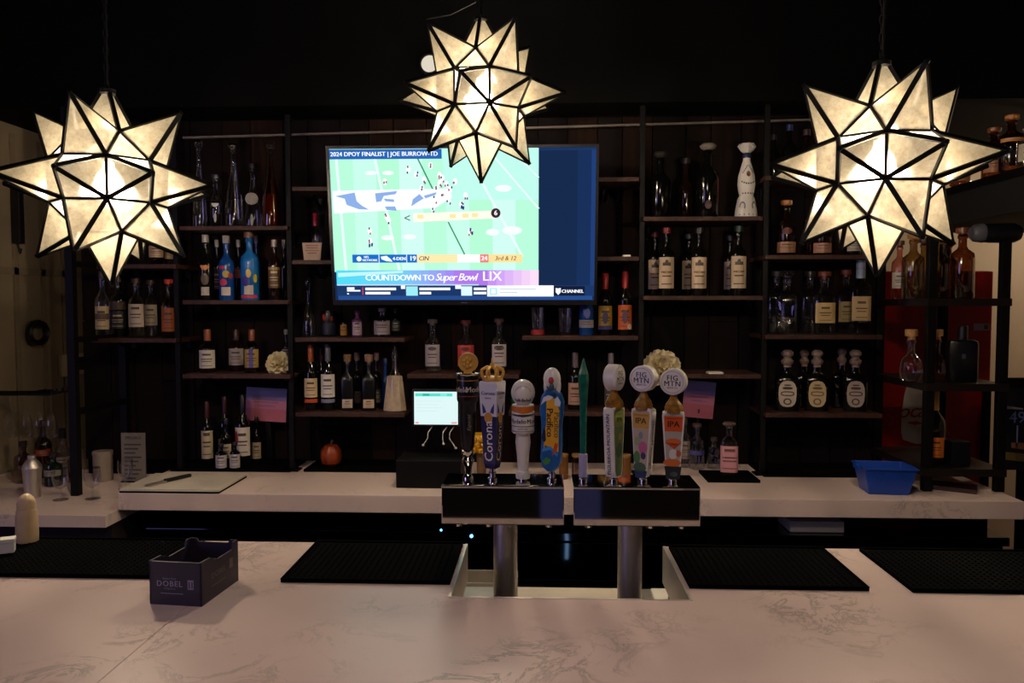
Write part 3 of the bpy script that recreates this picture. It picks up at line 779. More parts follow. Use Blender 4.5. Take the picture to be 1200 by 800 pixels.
# ------------------------------------------------------------------ shelves
SH = {}
def shelf(key, px0, px1, py, label):
    p0, p1 = at(px0, py, 2.92), at(px1, py, 2.92)
    z = (p0.z + p1.z) / 2
    t = thing('wall_shelf', label, 'shelf', ((p0.x + p1.x) / 2, 2.92, z))
    h = (p1.x - p0.x) / 2
    MB().box(-h, h, 0, .225, -.008, .008).build('board', M['shelf'], t, 0, .0015)
    for s in (-1, 1):
        m = MB(); xx = s * (h - .05)
        m.box(xx - .01, xx + .01, .21, .225, -.06, -.008); m.bar((xx, .22, -.055), (xx, .09, -.011), .012)
        m.build('bracket', M['black'], t, 0)
    SH[key] = z + .008
shelf('A1', 112, 206, 312, 'short dark shelf behind the left star lamp at the far left')
shelf('A2', 108, 206, 399, 'short dark shelf low at the far left below the left star lamp')
shelf('B0', 210, 337, 267, 'dark shelf of tall tequila bottles left of the television')
shelf('B1', 214, 337, 354, 'dark shelf of colourful bottles left of the television')
shelf('B2', 214, 340, 441, 'dark shelf with white flower above the left tablet')
shelf('C0', 342, 390, 221, 'empty short shelf beside upper left edge of television')
shelf('C1', 342, 388, 307, 'short shelf with little card at lower left edge of television')
shelf('D1', 346, 474, 398, 'dark shelf just under the left corner of television')
shelf('D2', 346, 474, 486, 'dark shelf above the orange gourd')
shelf('E1', 477, 608, 441, 'dark shelf above the payment terminal')
shelf('F1', 612, 748, 396, 'dark shelf under the right corner of television')
shelf('F2', 596, 740, 485, 'dark shelf behind the middle tap handles')
shelf('G0', 699, 749, 210, 'empty short shelf beside upper right edge of television')
shelf('G1', 697, 749, 303, 'short shelf beside lower right edge of television')
shelf('H0', 754, 894, 256, 'dark shelf holding the white and blue painted decanter')
shelf('H1', 754, 894, 349, 'dark shelf of cream-labelled bottles right of television')
shelf('H2', 775, 892, 441, 'dark shelf with the white flower at its left end')
shelf('I9', 897, 1030, 208, 'dark top shelf behind the right star lamp')
shelf('I0', 897, 1030, 301, 'dark shelf of brown bottles behind the right star lamp')
shelf('I1', 897, 1034, 395, 'dark shelf of square bottles below the right star lamp')
shelf('I2', 897, 1034, 487, 'dark shelf of flat oval-labelled bottles at the right')
for i, (px, z0, z1, nm) in enumerate(((209, .93, 2.3, 'second from the left'), (341, .93, 2.3, 'left of the television'), (751, .93, 2.32, 'right of the television'), (895, .93, 2.32, 'beside the right star lamp'))):
    u = thing('shelf_upright', 'black steel shelf upright ' + nm, 'post', (X(px, 2.96), 2.96, CZ))
    MB().box(-.010, .010, -.010, .010, 0, z1 - CZ).build('tube', M['black'], u, 0, .002)
    MB().box(-.03, .03, -.03, .03, 0, .006).build('foot_plate', M['black'], u, 0)

# end towers of black tube
lt = thing('end_rack', 'black square-tube end frame of the shelving at the left', 'frame', (-1.735, 2.773, .86))
MB().box(-.0145, .0145, -.0145, .0145, 0, 1.43).build('post', M['black'], lt, 0, .002)
MB().box(-.015, .015, .345 - .0145, .345 + .0145, 0, 1.43).build('post', M['black'], lt, 0, .002)
for z in (.30, .57, .85, 1.12): MB().box(-.011, .011, .0145, .345 - .0145, z, z + .022).build('crossbar', M['black'], lt, 0)
rt = thing('tube_rack', 'black square-tube rack before the red cooler at the right', 'rack', (1.345, 2.715, CZ))
RW, RD = .246, .40
for xx in (0, RW):
    for yy in (0, RD):
        if xx and yy: pass
        MB().box(xx - .0155, xx + .0155, yy - .0125, yy + .0125, 0, .89).build('post', M['black'], rt, 0, .002)
RZ = {}
for key, py in (('R1', 353), ('R2', 453), ('R3', 553)):
    z = at(1125, py, 2.70).z - CZ
    if key != 'R0': MB().box(-.0185, RW + .0185, -.0165, RD + .0165, z - .016, z + .010).build('rack_shelf', mat('rack_board', S('#150d0a'), .4), rt, 0)
    else: MB().box(0, RW, -.0165, .0165, z - .01, z + .01).build('crossbar', M['black'], rt, 0)
    RZ[key] = CZ + z + .010

# ------------------------------------------------------------------ bottles
PROF = dict(
    wine=[(0, 0), (.93, 0), (1, .02), (1, .60), (.92, .67), (.55, .75), (.38, .80), (.34, .84), (.34, .95), (.40, .955), (.40, .985), (.34, 1)],
    spirit=[(0, 0), (.93, 0), (1, .02), (1, .58), (.93, .65), (.50, .73), (.36, .78), (.34, .92), (.42, .925), (.42, .96), (.34, 1)],
    squat=[(0, 0), (.93, 0), (1, .02), (1, .62), (.92, .70), (.45, .77), (.34, .81), (.34, .93), (.42, .935), (.42, .965), (.36, 1)],
    tall=[(0, 0), (.95, 0), (1, .02), (.96, .20), (.80, .42), (.52, .60), (.34, .72), (.26, .82), (.26, .95), (.34, .96), (.34, 1)],
    slim=[(0, 0), (.9, 0), (1, .02), (1, .50), (.85, .60), (.45, .70), (.38, .95), (.48, .96), (.48, 1)],
    round=[(0, 0), (.70, 0), (.86, .04), (1, .18), (1, .34), (.86, .48), (.5, .58), (.34, .63), (.30, .85), (.42, .86), (.42, .90), (.34, 1)],
    jar=[(0, 0), (.93, 0), (1, .03), (1, .88), (.94, .95), (.9, 1)],
    flask=[(0, 0), (.93, 0), (1, .02), (1, .80), (.94, .87), (.75, .90), (.30, .905), (.30, 1)],
    tumbler=[(0, 0), (.82, 0), (.86, .02), (.98, 1), (.92, 1), (.80, .12), (0, .10)],
)
def mk_cross(sqn):
    if not sqn: return None
    def c(a, r):
        k = max(0.0, min(1.0, (r - .45) / .4)) if False else 1.0
        return k
    return c
ORD = ['first', 'second', 'third', 'fourth', 'fifth', 'sixth', 'seventh', 'eighth', 'ninth', 'tenth', 'eleventh']
def bottle(x, Y, zb, h, r, kind, glass, labels=(), cap=None, liquid=None, label='', group=None, shape='o', name='liquor_bottle', cat='bottle', caph=.12, lines=True, rz=None, art=(), ovalp=None):
    t = thing(name, label, cat, (x, Y, zb + .0004), 0, group)
    # turn the front towards the room's middle
    t.rotation_euler.z = -math.atan2(x, Y) * .6 if rz is None else rz
    sy = {'o': 1.0, 'q': 1.0, 'f': .55}[shape]
    def sup(a, rr):
        if shape == 'o' or rr < .62 * r: return 1.0
        n = 5.0
        s = (abs(cos(a)) ** n + abs(sin(a)) ** n) ** (-1 / n)
        k = min(1.0, (rr / r - .62) / .25)
        return 1 + (s * (.94 if shape == 'q' else 1.0) - 1) * k
    ch = caph if cap else 0.0
    prof = [(p * r, z * h * (1 - (ch * .75 if cap else 0))) for p, z in PROF[kind]]
    gm = M[glass] if isinstance(glass, str) else glass
    MB().lathe(prof + [(0, prof[-1][1])] if kind != 'tumbler' else prof, 24, cross=sup, sy=sy).build('glass_body', gm, t, 40)
    ztop = prof[-1][1]
    if cap:
        ck, cc = cap
        cm = M[cc] if cc in M else paint(cc, .35)
        z0 = ztop - h * ch * .25; H = h - z0
        nr = prof[-2][0]
        if ck == 'cork': pr = [(nr * .8, z0), (nr * .8, z0 + H * .35), (nr * 1.35, z0 + H * .36), (nr * 1.4, h - .002), (nr * 1.2, h), (0, h)]
        elif ck == 'knob': pr = [(nr * .8, z0), (nr * .8, z0 + H * .12), (nr * 1.15, z0 + H * .22), (nr * 1.25, z0 + H * .36), (nr * .75, z0 + H * .52), (nr * .75, z0 + H * .58), (nr * 1.2, z0 + H * .72), (nr * 1.15, z0 + H * .88), (nr * .6, h), (0, h)]
        elif ck == 'ball': pr = [(nr * .8, z0), (nr * .8, z0 + H * .25), (nr * 1.5, z0 + H * .45), (nr * 1.75, z0 + H * .7), (nr * 1.3, z0 + H * .93), (0, h)]
        else: pr = [(nr * 1.08, z0), (nr * 1.1, h - .002), (nr * .95, h), (0, h)]
        if ck == 'foil':  # long capsule down the neck
            zf = prof[-4][1] if len(prof) > 4 else z0
            zf = h * .74; pr = [(r * .42, zf), (r * .42, h - .002), (r * .38, h), (0, h)]
        MB().lathe(pr, 18).build('stopper', cm, t)
    if liquid:
        lm = M[liquid]
        lp = [(max(0, p * r * .93), max(.003, z * h * (1 - ch * .75))) for p, z in PROF[kind] if z < .58]
        MB().lathe(lp + [(0, lp[-1][1])], 20, cross=sup, sy=sy).build('liquor', lm, t, 40)
    kz = 1 - (ch * .75 if cap else 0)
    ztb = {'wine': .60, 'spirit': .58, 'squat': .62, 'jar': .86, 'slim': .50, 'tall': .9, 'round': .34, 'flask': .8, 'tumbler': 1}[kind] * h * kz
    def patch(m, z0, z1, a0, a1, col, off, n=12):
        z0, z1 = min(z0 * kz, ztb), min(z1 * kz, ztb)
        for k in range(n):
            p, q = a0 + (a1 - a0) * k / n, a0 + (a1 - a0) * (k + 1) / n
            vs = []
            for a, z in ((p, z0), (q, z0), (q, z1), (p, z1)):
                rr = r
                for (r0, zz0), (r1, zz1) in zip(prof, prof[1:]):
                    if zz0 <= z <= zz1 and zz1 > zz0: rr = r0 + (r1 - r0) * (z - zz0) / (zz1 - zz0)
                th = a - pi / 2
                mm = sup(th, rr)
                rr2 = rr * mm + off
                vs.append((rr2 * cos(th), rr2 * sin(th) * sy - (off if sy < 1 else 0), z))
            m.add(vs, [(0, 1, 2, 3)], col)
    if ovalp:
        m = MB(); yf = -r * .55 * .97 - .0012
        def el(cz, rx, rz_, col, lay, n=16, p=.72):
            m.add([(rx * math.copysign(abs(cos(2 * pi * k / n)) ** p, cos(2 * pi * k / n)), yf - lay * .0004, cz + rz_ * math.copysign(abs(sin(2 * pi * k / n)) ** p, sin(2 * pi * k / n))) for k in range(n)], [tuple(range(n))], col)
        c0, c1 = S(ovalp[0]), S(ovalp[1])
        el(.285 * h, r * .74, .215 * h, c0, 0); el(.38 * h, r * .42, .022 * h, c1, 1); el(.29 * h, r * .56, .040 * h, c1, 1); el(.29 * h, r * .46, .022 * h, c0, 2)
        el(.16 * h, r * .34, .055 * h, c1, 1, p=1.0); el(.16 * h, r * .22, .035 * h, c0, 2, p=1.0); el(.43 * h, r * .30, .012 * h, c1, 1)
        m.build('print', M['pr'], t, 0)
    if labels or art:
        m = MB()
        for i, L in enumerate(labels):
            z0, z1, c = L[:3]; aw = L[3] if len(L) > 3 else (1.15 if shape == 'o' else .80)
            patch(m, z0 * h, z1 * h, -aw, aw, S(c), .0006 + .0001 * i)
            if lines and i == 0 and z1 - z0 > .12:
                c2 = '#4a3a30' if sum(S(c)[:3]) > .3 else '#b8a888'
                for f0, f1, k in ((.70, .80, .45), (.48, .53, .6), (.36, .40, .5), (.12, .15, .6)):
                    patch(m, (z0 + (z1 - z0) * f0) * h, (z0 + (z1 - z0) * f1) * h, -aw * k, aw * k, S(c2), .0010, 6)
        for z0, z1, a0, a1, c in art:
            if a1 - a0 > 1.5 or shape != 'o': patch(m, z0 * h, z1 * h, a0, a1, S(c), .0012, 5); continue
            n = 12; zc, zr, ac, ar = (z0 + z1) / 2 * h * kz, (z1 - z0) / 2 * h * kz, (a0 + a1) / 2, (a1 - a0) / 2
            vs = []
            for q in range(n):
                z = min(zc + zr * sin(2 * pi * q / n), ztb); th = ac + ar * cos(2 * pi * q / n) - pi / 2
                vs.append(((r + .0014) * cos(th), (r + .0014) * sin(th), z))
            m.add(vs + [((r + .0022) * cos(ac - pi / 2), (r + .0022) * sin(ac - pi / 2), min(zc, ztb))], [(q, (q + 1) % n, n) for q in range(n)], S(c))
        m.build('print', M['pr'], t, 40)
    return t
ROWS = {'f': 3.0, 'b': 3.085}
def shelf_bottles(key, phrase, group, items):
    """items: (px centre, top py, width px, row, look, kwargs)"""
    items = sorted(items, key=lambda q: q[0])
    for n, (px, py, wd, row, look, kw) in enumerate(items):
        Y = ROWS[row] if isinstance(row, str) else row
        zb = SH.get(key) or RZ.get(key) or kw.pop('zb')
        r = wd / 900 * Y / 2
        h = at(px, py, Y).z - zb
        kw = dict(kw); nm = kw.pop('name', 'liquor_bottle'); cat = kw.pop('cat', 'bottle')
        lab = '%s, %s from left %s' % (look, ORD[n], phrase) if len(items) > 1 else '%s %s' % (look, phrase)
        bottle(X(px, Y), Y, zb, h, r, label=lab, group=group, name=nm, cat=cat, **kw)
D = dict
shelf_bottles('A1', 'on shelf behind left star lamp', 'bottles behind the left star', [
    (186, 262, 17, 'f', 'amber bottle with tan label', D(kind='spirit', glass='g_amber', labels=[(.2, .5, '#b09070')], cap=('screw', '#20140e'))),
    (200, 266, 13, 'b', 'brown bottle', D(kind='spirit', glass='g_brown', labels=[(.2, .45, '#a58a68')], cap=('screw', '#20140e')))])
shelf_bottles('A2', 'on low far-left shelf', 'bottles on the low far-left shelf', [
    (121, 318, 16, 'f', 'clear bottle with banded cream label', D(kind='spirit', glass='g_clear', labels=[(.14, .52, '#b9a075'), (.30, .40, '#5d4526')], cap=('screw', '#2a1d14'))),
    (140, 322, 19, 'b', 'dark bottle with black label', D(kind='squat', glass='g_dark', labels=[(.15, .45, '#1c1c26'), (.48, .64, '#4b3826')], cap=('screw', '#3a2a20'))),
    (161, 326, 18, 'f', 'clear bottle with tall white label', D(kind='squat', glass='g_clear', labels=[(.20, .66, '#c0aca0')], cap=('cork', '#3a2622'))),
    (178, 328, 15, 'b', 'clear bottle with cream striped label', D(kind='squat', glass='g_clear', labels=[(.22, .62, '#a89a80')], cap=('cork', '#3a2622'))),
    (199, 327, 17, 'f', 'amber bottle with red stopper', D(kind='spirit', glass='g_amber', liquid='l_amber', labels=[(.12, .56, '#a8581e')], cap=('cork', '#c43a1c')))])
cl = D(kind='tall', glass='g_clear', cap=('ball', 'g_clear'), caph=.13)
shelf_bottles('B0', 'on top left shelf', 'tall tequila bottles on the top left shelf', [
    (237, 164, 18, 'b', 'tall clear glass bottle', dict(cl)),
    (256, 205, 14, 'f', 'short clear bottle with silver emblem', D(kind='slim', glass='g_clear', cap=('cork', '#1c2030'), art=[(.42, .62, -.6, .6, '#b8b4ae'), (.1, .3, -.2, .2, '#9c9894')])),
    (277, 168, 22, 'f', 'tallest clear bottle with ball stopper', D(kind='tall', glass='g_clear', cap=('ball', 'chrome'), caph=.11)),
    (299, 192, 22, 'b', 'dark bottle with silver agave emblem', D(kind='tall', glass='g_clear', cap=('cork', '#15151a'), art=[(.40, .60, -.7, .7, '#a9a29a'), (.05, .25, -.15, .15, '#8a8680')])),
    (320, 167, 22, 'f', 'tall amber bottle with forked glass stopper', D(kind='tall', glass='g_amber', liquid='l_amber', cap=('ball', 'g_clear'), caph=.11))])
shelf_bottles('B1', 'on middle left shelf', 'bottles on the middle left shelf', [
    (243, 275, 18, 'f', 'dark bottle with orange disc', D(kind='spirit', glass='g_dark', labels=[(.08, .22, '#b8aca0', .5)], cap=('screw', '#a09a92'), lines=False, art=[(.50, .66, -.6, .6, '#c06a14'), (.25, .45, -.5, .5, '#4a3c1c')])),
    (256, 281, 10, 'b', 'slim bottle', D(kind='spirit', glass='g_dark', labels=[(.2, .55, '#4a2c34')], cap=('screw', '#a09a92'))),
    (267, 276, 18, 'f', 'blue and red painted bottle', D(kind='spirit', glass='g_blue', labels=[(.08, .22, '#c4b8a8', .6)], cap=('screw', '#b0aaa2'), lines=False, art=[(.52, .62, -.9, -.1, '#c4263c'), (.38, .50, -.4, .5, '#b0902c'), (.24, .36, -.8, .2, '#c02a4c'), (.36, .46, .3, 1.0, '#8a2030')])),
    (281, 281, 10, 'b', 'slim orange-labelled bottle', D(kind='spirit', glass='g_dark', labels=[(.4, .62, '#a04a18')], cap=('screw', '#a09a92'))),
    (294, 272, 21, 'f', 'bright blue painted bottle', D(kind='squat', glass=paint('#1b6ab0', .2), labels=[(.09, .24, '#c4b8a8', .5)], cap=('cork', '#6a4630'), lines=False, art=[(.36, .50, -.3, .3, '#d2b052'), (.22, .38, -.8, .1, '#3a2a8c'), (.28, .42, .5, 1.0, '#c8b02c'), (.03, .08, -1, 1, '#c0243c')])),
    (302, 276, 10, 'b', 'slim silver-capped bottle', D(kind='spirit', glass='g_blue', labels=[(.2, .5, '#1a3a5c')], cap=('screw', '#b0aaa2'))),
    (323, 281, 15, 'f', 'dark bottle with gold band', D(kind='squat', glass='g_brown', labels=[(.22, .60, '#5c4020')], cap=('screw', '#a89a8c'), art=[(.55, .60, -1, 1, '#9a7a3c')])),
    (334, 281, 9, 'b', 'narrow bottle', D(kind='spirit', glass='g_dark', cap=('screw', '#b0a89c')))])
shelf_bottles('B2', 'on lower left shelf', 'bottles on the lower left shelf', [
    (243, 386, 19, 'f', 'amber bottle with white label', D(kind='wine', glass='g_amber', labels=[(.12, .58, '#cfc4b4')], cap=('foil', '#8a4620'))),
    (277, 386, 18, 'b', 'dark bottle with grey label', D(kind='wine', glass='g_brown', labels=[(.16, .60, '#a59a94')], cap=('foil', '#3c2016'))),
    (295, 386, 17, 'f', 'bottle with gold and purple label', D(kind='wine', glass='g_amber', labels=[(.14, .60, '#a98c4a'), (.14, .60, '#5a4a9a', .3)], cap=('foil', '#7a3c1c'))),
    (335, 386, 9, 'b', 'slim dark bottle', D(kind='spirit', glass='g_dark', labels=[(.3, .6, '#7a6a72')], cap=('screw', '#888'*1 + '888')))])
shelf_bottles('C1', 'behind the little card left of television', None, [
    (371, 250, 14, 'b', 'small red-capped bottle', D(kind='spirit', glass='g_clear', cap=('foil', '#8c1430')))])
shelf_bottles('D1', 'on shelf under television left corner', 'bottles and tins under the television left corner', [
    (362, 325, 15, 'f', 'clear decanter with tall stopper', D(kind='tall', glass='g_clear', cap=('ball', 'g_clear'), caph=.3)),
    (386, 364, 18, 'b', 'squat dark jar with red writing', D(kind='jar', glass='g_black', art=[(.6, .9, -.9, -.3, '#a83a1c'), (.6, .8, .2, .6, '#a83a1c')], labels=[(.05, .5, '#20243c')], lines=False, name='dark_jar', cat='jar')),
    (403, 378, 8, 'f', 'tiny amber bottle', D(kind='jar', glass='g_brown', labels=[(.1, .9, '#b07c24')])),
    (419, 364, 13, 'f', 'small bottle with white and purple label', D(kind='squat', glass=paint('#5c2a58'), labels=[(.08, .72, '#c0a8b0', .9)], cap=('screw', '#7a3a74'))),
    (448, 361, 20, 'f', 'wide clear bottle with pale label', D(kind='squat', glass='g_clear', labels=[(.1, .80, '#a09296')], cap=('screw', '#9a948c'))),
    (464, 361, 11, 'b', 'slim dark green bottle', D(kind='squat', glass='g_green', labels=[(.2, .6, '#3c443c')], cap=('screw', '#4c504a')))])
shelf_bottles('D2', 'on shelf above orange gourd', 'bottles on the shelf above the orange gourd', [
    (364, 404, 16, 'f', 'wine bottle with cream label, orange foil', D(kind='wine', glass='g_dark', labels=[(.22, .54, '#cdb48c'), (.13, .19, '#c8501c')], cap=('foil', '#a8501e'))),
    (376, 406, 9, 'b', 'brown-foiled bottle', D(kind='wine', glass='g_dark', cap=('foil', '#5a2c1c'))),
    (384, 403, 17, 'f', 'wine bottle with white label, grey foil', D(kind='wine', glass='g_dark', labels=[(.22, .60, '#d6cec4'), (.13, .19, '#7c7c98')], cap=('foil', '#5c5c66'))),
    (407, 415, 16, 'f', 'square dark bottle with low white label', D(kind='squat', glass='g_black', shape='q', labels=[(.06, .24, '#bca898', .7)], cap=('cork', '#8c6c48'), caph=.2)),
    (418, 413, 11, 'b', 'small copper-necked bottle', D(kind='squat', glass='g_dark', labels=[(.1, .35, '#6c5850')], cap=('cork', '#7c6250'), caph=.2)),
    (432, 415, 17, 'f', 'dark bottle with gold collar', D(kind='squat', glass='g_black', shape='q', labels=[(.06, .24, '#c8ac90', .7), (.66, .72, '#b89a4c', .6)], cap=('cork', '#a07c60'), caph=.2)),
    (441, 413, 10, 'b', 'small dark round-capped bottle', D(kind='squat', glass='g_dark', labels=[(.1, .4, '#5c5048')], cap=('cork', '#8c7464'), caph=.2)),
    (451, 420, 9, 'b', 'narrow blue bottle', D(kind='slim', glass='g_blue', cap=('screw', '#1c3a7c')))])
# bagged bottle at the shelf end
tb2 = thing('bagged_bottle', 'clear bottle wearing a pale cloth bag at shelf end above orange gourd', 'bottle', (X(462, 2.99), 2.99, SH['D2'] + .0005))
hh = at(462, 406, 2.99).z - SH['D2']
MB().lathe([(0, 0), (.026, 0), (.027, .004), (.026, .13), (.012, .165), (.010, hh * .8), (.013, hh * .82), (.013, hh * .92), (.004, hh), (0, hh)], 20).build('glass_body', M['g_clear'], tb2)
MB().lathe([(.043, .001), (.044, .006), (.036, .07), (.029, .135), (.027, .137), (.033, .07), (.040, .004)], 22, cross=lambda a, r: 1 + .05 * cos(7 * a), sy=.72).build('cloth_bag', mat('linen_bag', S('#b8a48c'), .85, scale=60, bump=.4), tb2)
shelf_bottles('E1', 'on shelf above payment terminal', 'bottles on the shelf above the payment terminal', [
    (507, 374, 20, 'f', 'clear bottle with grey oval label', D(kind='spirit', glass='g_clear', labels=[(.14, .62, '#978a90', .95)], cap=('cork', '#5a5450'), art=[(.46, .54, -.5, .5, '#4a4046')])),
    (546, 375, 21, 'f', 'red-labelled bottle', D(kind='spirit', glass='g_clear', labels=[(.14, .62, '#a83434', 1.1)], cap=('cork', '#5a2826'), art=[(.46, .54, -.5, .5, '#5a1c1c')])),
    (585, 373, 20, 'f', 'clear bottle with white label', D(kind='spirit', glass='g_clear', labels=[(.14, .66, '#b0a4a4', .95)], cap=('cork', '#4c3436'), art=[(.46, .56, -.6, .6, '#3c3238')]))])
shelf_bottles('F1', 'under television right corner', 'bottles and glasses under the television right corner', [
    (630, 360, 18, 'f', 'cut glass tumbler with red base', D(kind='tumbler', glass='g_clear', labels=[(.02, .2, '#b03030', 1.4)], lines=False, name='whisky_tumbler', cat='glass')),
    (662, 361, 18, 'f', 'plain cut glass tumbler', D(kind='tumbler', glass='g_clear', name='whisky_tumbler', cat='glass')),
    (687, 357, 17, 'f', 'blue and silver printed tin', D(kind='jar', glass='g_blue', labels=[(.25, .5, '#a8a4a8', 1.3)], art=[(.55, .9, -.3, .5, '#6a78c0')], name='printed_tin', cat='tin')),
    (709, 320, 17, 'f', 'bottle with yellow label and red neck', D(kind='wine', glass='g_dark', labels=[(.10, .52, '#b08a2c')], cap=('foil', '#a82020'), art=[(.2, .42, -.4, .4, '#4a4258'), (.1, .17, -1, 1, '#3a3a80')])),
    (732, 318, 17, 'f', 'bottle with orange label and red neck', D(kind='wine', glass='g_dark', labels=[(.10, .52, '#c05a24')], cap=('foil', '#a01c1c'), art=[(.2, .42, -.4, .4, '#5a3a4c'), (.1, .2, .3, 1, '#e0c8b0')]))])
shelf_bottles('F2', 'on shelf behind middle tap handles', 'bottles behind the middle tap handles', [
    (605, 459, 13, 'b', 'small green bottle', D(kind='jar', glass=paint('#1d5c2c', .2))),
    (674, 413, 17, 'f', 'dark bottle with pinkish label', D(kind='wine', glass='g_dark', labels=[(.1, .52, '#b48a74')], cap=('foil', '#6a5a60'))),
    (716, 414, 16, 'f', 'dark bottle with silver neck', D(kind='wine', glass='g_dark', labels=[(.1, .5, '#4c4448')], cap=('foil', '#7a7078')))])
shelf_bottles('H0', 'on shelf of the painted decanter', 'dark bottles on the painted decanter shelf', [
    (772, 178, 24, 'f', 'wide black bottle', D(kind='spirit', glass='g_dark', cap=('ball', '#3a3634'))),
    (801, 186, 20, 'b', 'dim brown bottle', D(kind='spirit', glass='g_brown', cap=('cork', '#2a2624'))),
    (827, 168, 26, 'f', 'black bottle with red stripe', D(kind='spirit', glass='g_dark', cap=('ball', '#8a8076'), art=[(.2, .62, .9, 1.05, '#7a2418'), (.12, .25, -.3, .3, '#3c140e')]))])
cap_ = dict(kind='squat', glass='g_dark', labels=[(.12, .64, '#cdb494')], art=[(.50, .58, -.22, .22, '#4a3c2c'), (.36, .40, -.6, .6, '#b08a4c')])
def lp(cap, **k): d = dict(cap_); d['cap'] = cap; d.update(k); return d
shelf_bottles('H1', 'on second shelf right of television', 'dark bottles with cream labels', [
    (767, 272, 17, 'b', 'dark bottle with red cap', lp(('cork', '#5a1c1c'))),
    (780, 267, 18, 'f', 'cream-labelled bottle with bright red cap', lp(('cork', '#8a1f22'))),
    (806, 274, 16, 'b', 'dark bottle with silver cap', lp(('cork', '#3c3a3a'))),
    (818, 267, 18, 'f', 'cream-labelled bottle with black cap', lp(('cork', '#262426'))),
    (854, 276, 14, 'b', 'dark bottle with thin pale label', lp(('cork', '#2c2a2a'), glass='g_dark', labels=[(.12, .64, '#a89888')])),
    (864, 265, 18, 'f', 'cream-labelled bottle with green cap', lp(('cork', '#16342a'), glass='g_dark'))])
shelf_bottles('I9', 'on top shelf behind right star lamp', 'dim bottles on the top right shelf', [
    (903, 158, 14, 'f', 'dim dark bottle', D(kind='spirit', glass='g_dark', cap=('screw', '#26242a'))),
    (921, 146, 16, 'f', 'dim bottle with bluish cap', D(kind='spirit', glass='g_dark', cap=('screw', '#2a3a6c'))),
    (941, 152, 18, 'f', 'dim brown bottle', D(kind='spirit', glass='g_brown', cap=('screw', '#3a2420')))])
shelf_bottles('I0', 'on shelf behind right star lamp', 'brown bottles behind the right star', [
    (919, 235, 22, 'f', 'dark amber bottle with gold stopper', D(kind='spirit', glass='g_brown', labels=[(.06, .27, '#b0805c')], cap=('cork', '#c07c30'), art=[(.42, .55, -.5, .5, '#6a2c1c')])),
    (961, 240, 21, 'f', 'dark bottle with peach label', D(kind='spirit', glass='g_brown', labels=[(.06, .27, '#a8745a')], cap=('cork', '#9a6630'))),
    (944, 258, 9, 'b', 'slim red bottle', D(kind='slim', glass='g_red', cap=('screw', '#8a1c14'))),
    (998, 240, 16, 'f', 'clear bottle', D(kind='spirit', glass='g_clear', labels=[(.1, .4, '#a89c8c')], cap=('screw', '#b0a494')))])
shelf_bottles('I1', 'on shelf below right star lamp', 'square bottles below the right star', [
    (909, 318, 20, 'b', 'square dark bottle', D(kind='squat', glass='g_clear', shape='q', cap=('cork', '#3a3634'))),
    (921, 316, 24, 'f', 'square clear decanter', D(kind='squat', glass='g_clear', shape='q', cap=('ball', 'g_clear'), caph=.2)),
    (948, 318, 20, 'b', 'dark clear bottle', D(kind='squat', glass='g_clear', shape='q', cap=('cork', '#2a2826'))),
    (965, 318, 25, 'f', 'square bottle with cream label', D(kind='squat', glass='g_clear', shape='q', labels=[(.20, .55, '#c4a468')], cap=('cork', '#7a3a24'))),
    (990, 316, 20, 'b', 'square bottle with narrow tan label', D(kind='squat', glass='g_clear', shape='q', labels=[(.20, .55, '#a08858')], cap=('cork', '#6a2c1c'))),
    (1007, 303, 24, 'f', 'square bottle with silver neck', D(kind='squat', glass='g_clear', shape='q', labels=[(.20, .55, '#b89a68')], cap=('foil', '#8a9ab4')))])
ov = D(kind='squat', glass='g_dark', shape='f', cap=('knob', '#8a786c'), caph=.28)
def oval(c, edge): return dict(ov, ovalp=(c, edge), lines=False)
shelf_bottles('I2', 'on lowest right shelf', 'flat bottles with oval labels', [
    (923, 410, 27, 'f', 'flat bottle with oval white label', oval('#c4b49c', '#3c3430')),
    (943, 410, 20, 'b', 'flat golden bottle behind', dict(ov, glass='g_gold')),
    (958, 410, 26, 'f', 'flat bottle with oval cream label', oval('#bfa67c', '#6a5434')),
    (987, 408, 20, 'b', 'flat brown bottle behind', dict(ov, glass='g_amber')),
    (1003, 410, 26, 'f', 'flat bottle with oval grey label', oval('#a8988c', '#4c2c2c'))])
shelf_bottles('R1', 'on top rack shelf before red cooler', 'golden bottles on the rack', [
    (1052, 282, 17, 2.95, 'clear small bottle with pale label', D(kind='squat', glass='g_pink', labels=[(.2, .5, '#b0a494')], cap=('cork', '#6a4a30'))),
    (1068, 274, 24, 2.80, 'golden bottle with cork', D(kind='squat', glass='g_gold', liquid='l_gold', cap=('cork', 'cork'))),
    (1080, 279, 20, 2.98, 'golden bottle with brown cap', D(kind='squat', glass='g_gold', cap=('cork', '#5c3420'))),
    (1099, 276, 22, 2.80, 'amber bottle with brown cork', D(kind='squat', glass='g_gold', liquid='l_gold', cap=('cork', '#5a3822'))),
    (1109, 280, 18, 2.98, 'dim amber bottle with dark cap', D(kind='squat', glass='g_amber', cap=('cork', '#4a2c1c'))),
    (1125, 267, 26, 2.79, 'large amber bottle with cork stopper', D(kind='squat', glass='g_amber', liquid='l_amber', cap=('cork', '#7a4a28')))])
shelf_bottles('R2', 'on middle rack shelf before red cooler', 'bottles on the middle rack shelf', [
    (1068, 386, 24, 2.80, 'round clear decanter with cork', D(kind='round', glass='g_clear', liquid=None, cap=('cork', 'cork'), caph=.2)),
    (1098, 386, 22, 2.80, 'round pink decanter with cork', D(kind='round', glass='g_pink', cap=('cork', 'cork'), caph=.2)),
    (1128, 382, 32, 2.79, 'flat black flask bottle', D(kind='flask', glass='g_black', shape='f', cap=('screw', '#0c0c12'), caph=.22, labels=[(.50, .60, '#38384a', .12)], lines=False))])
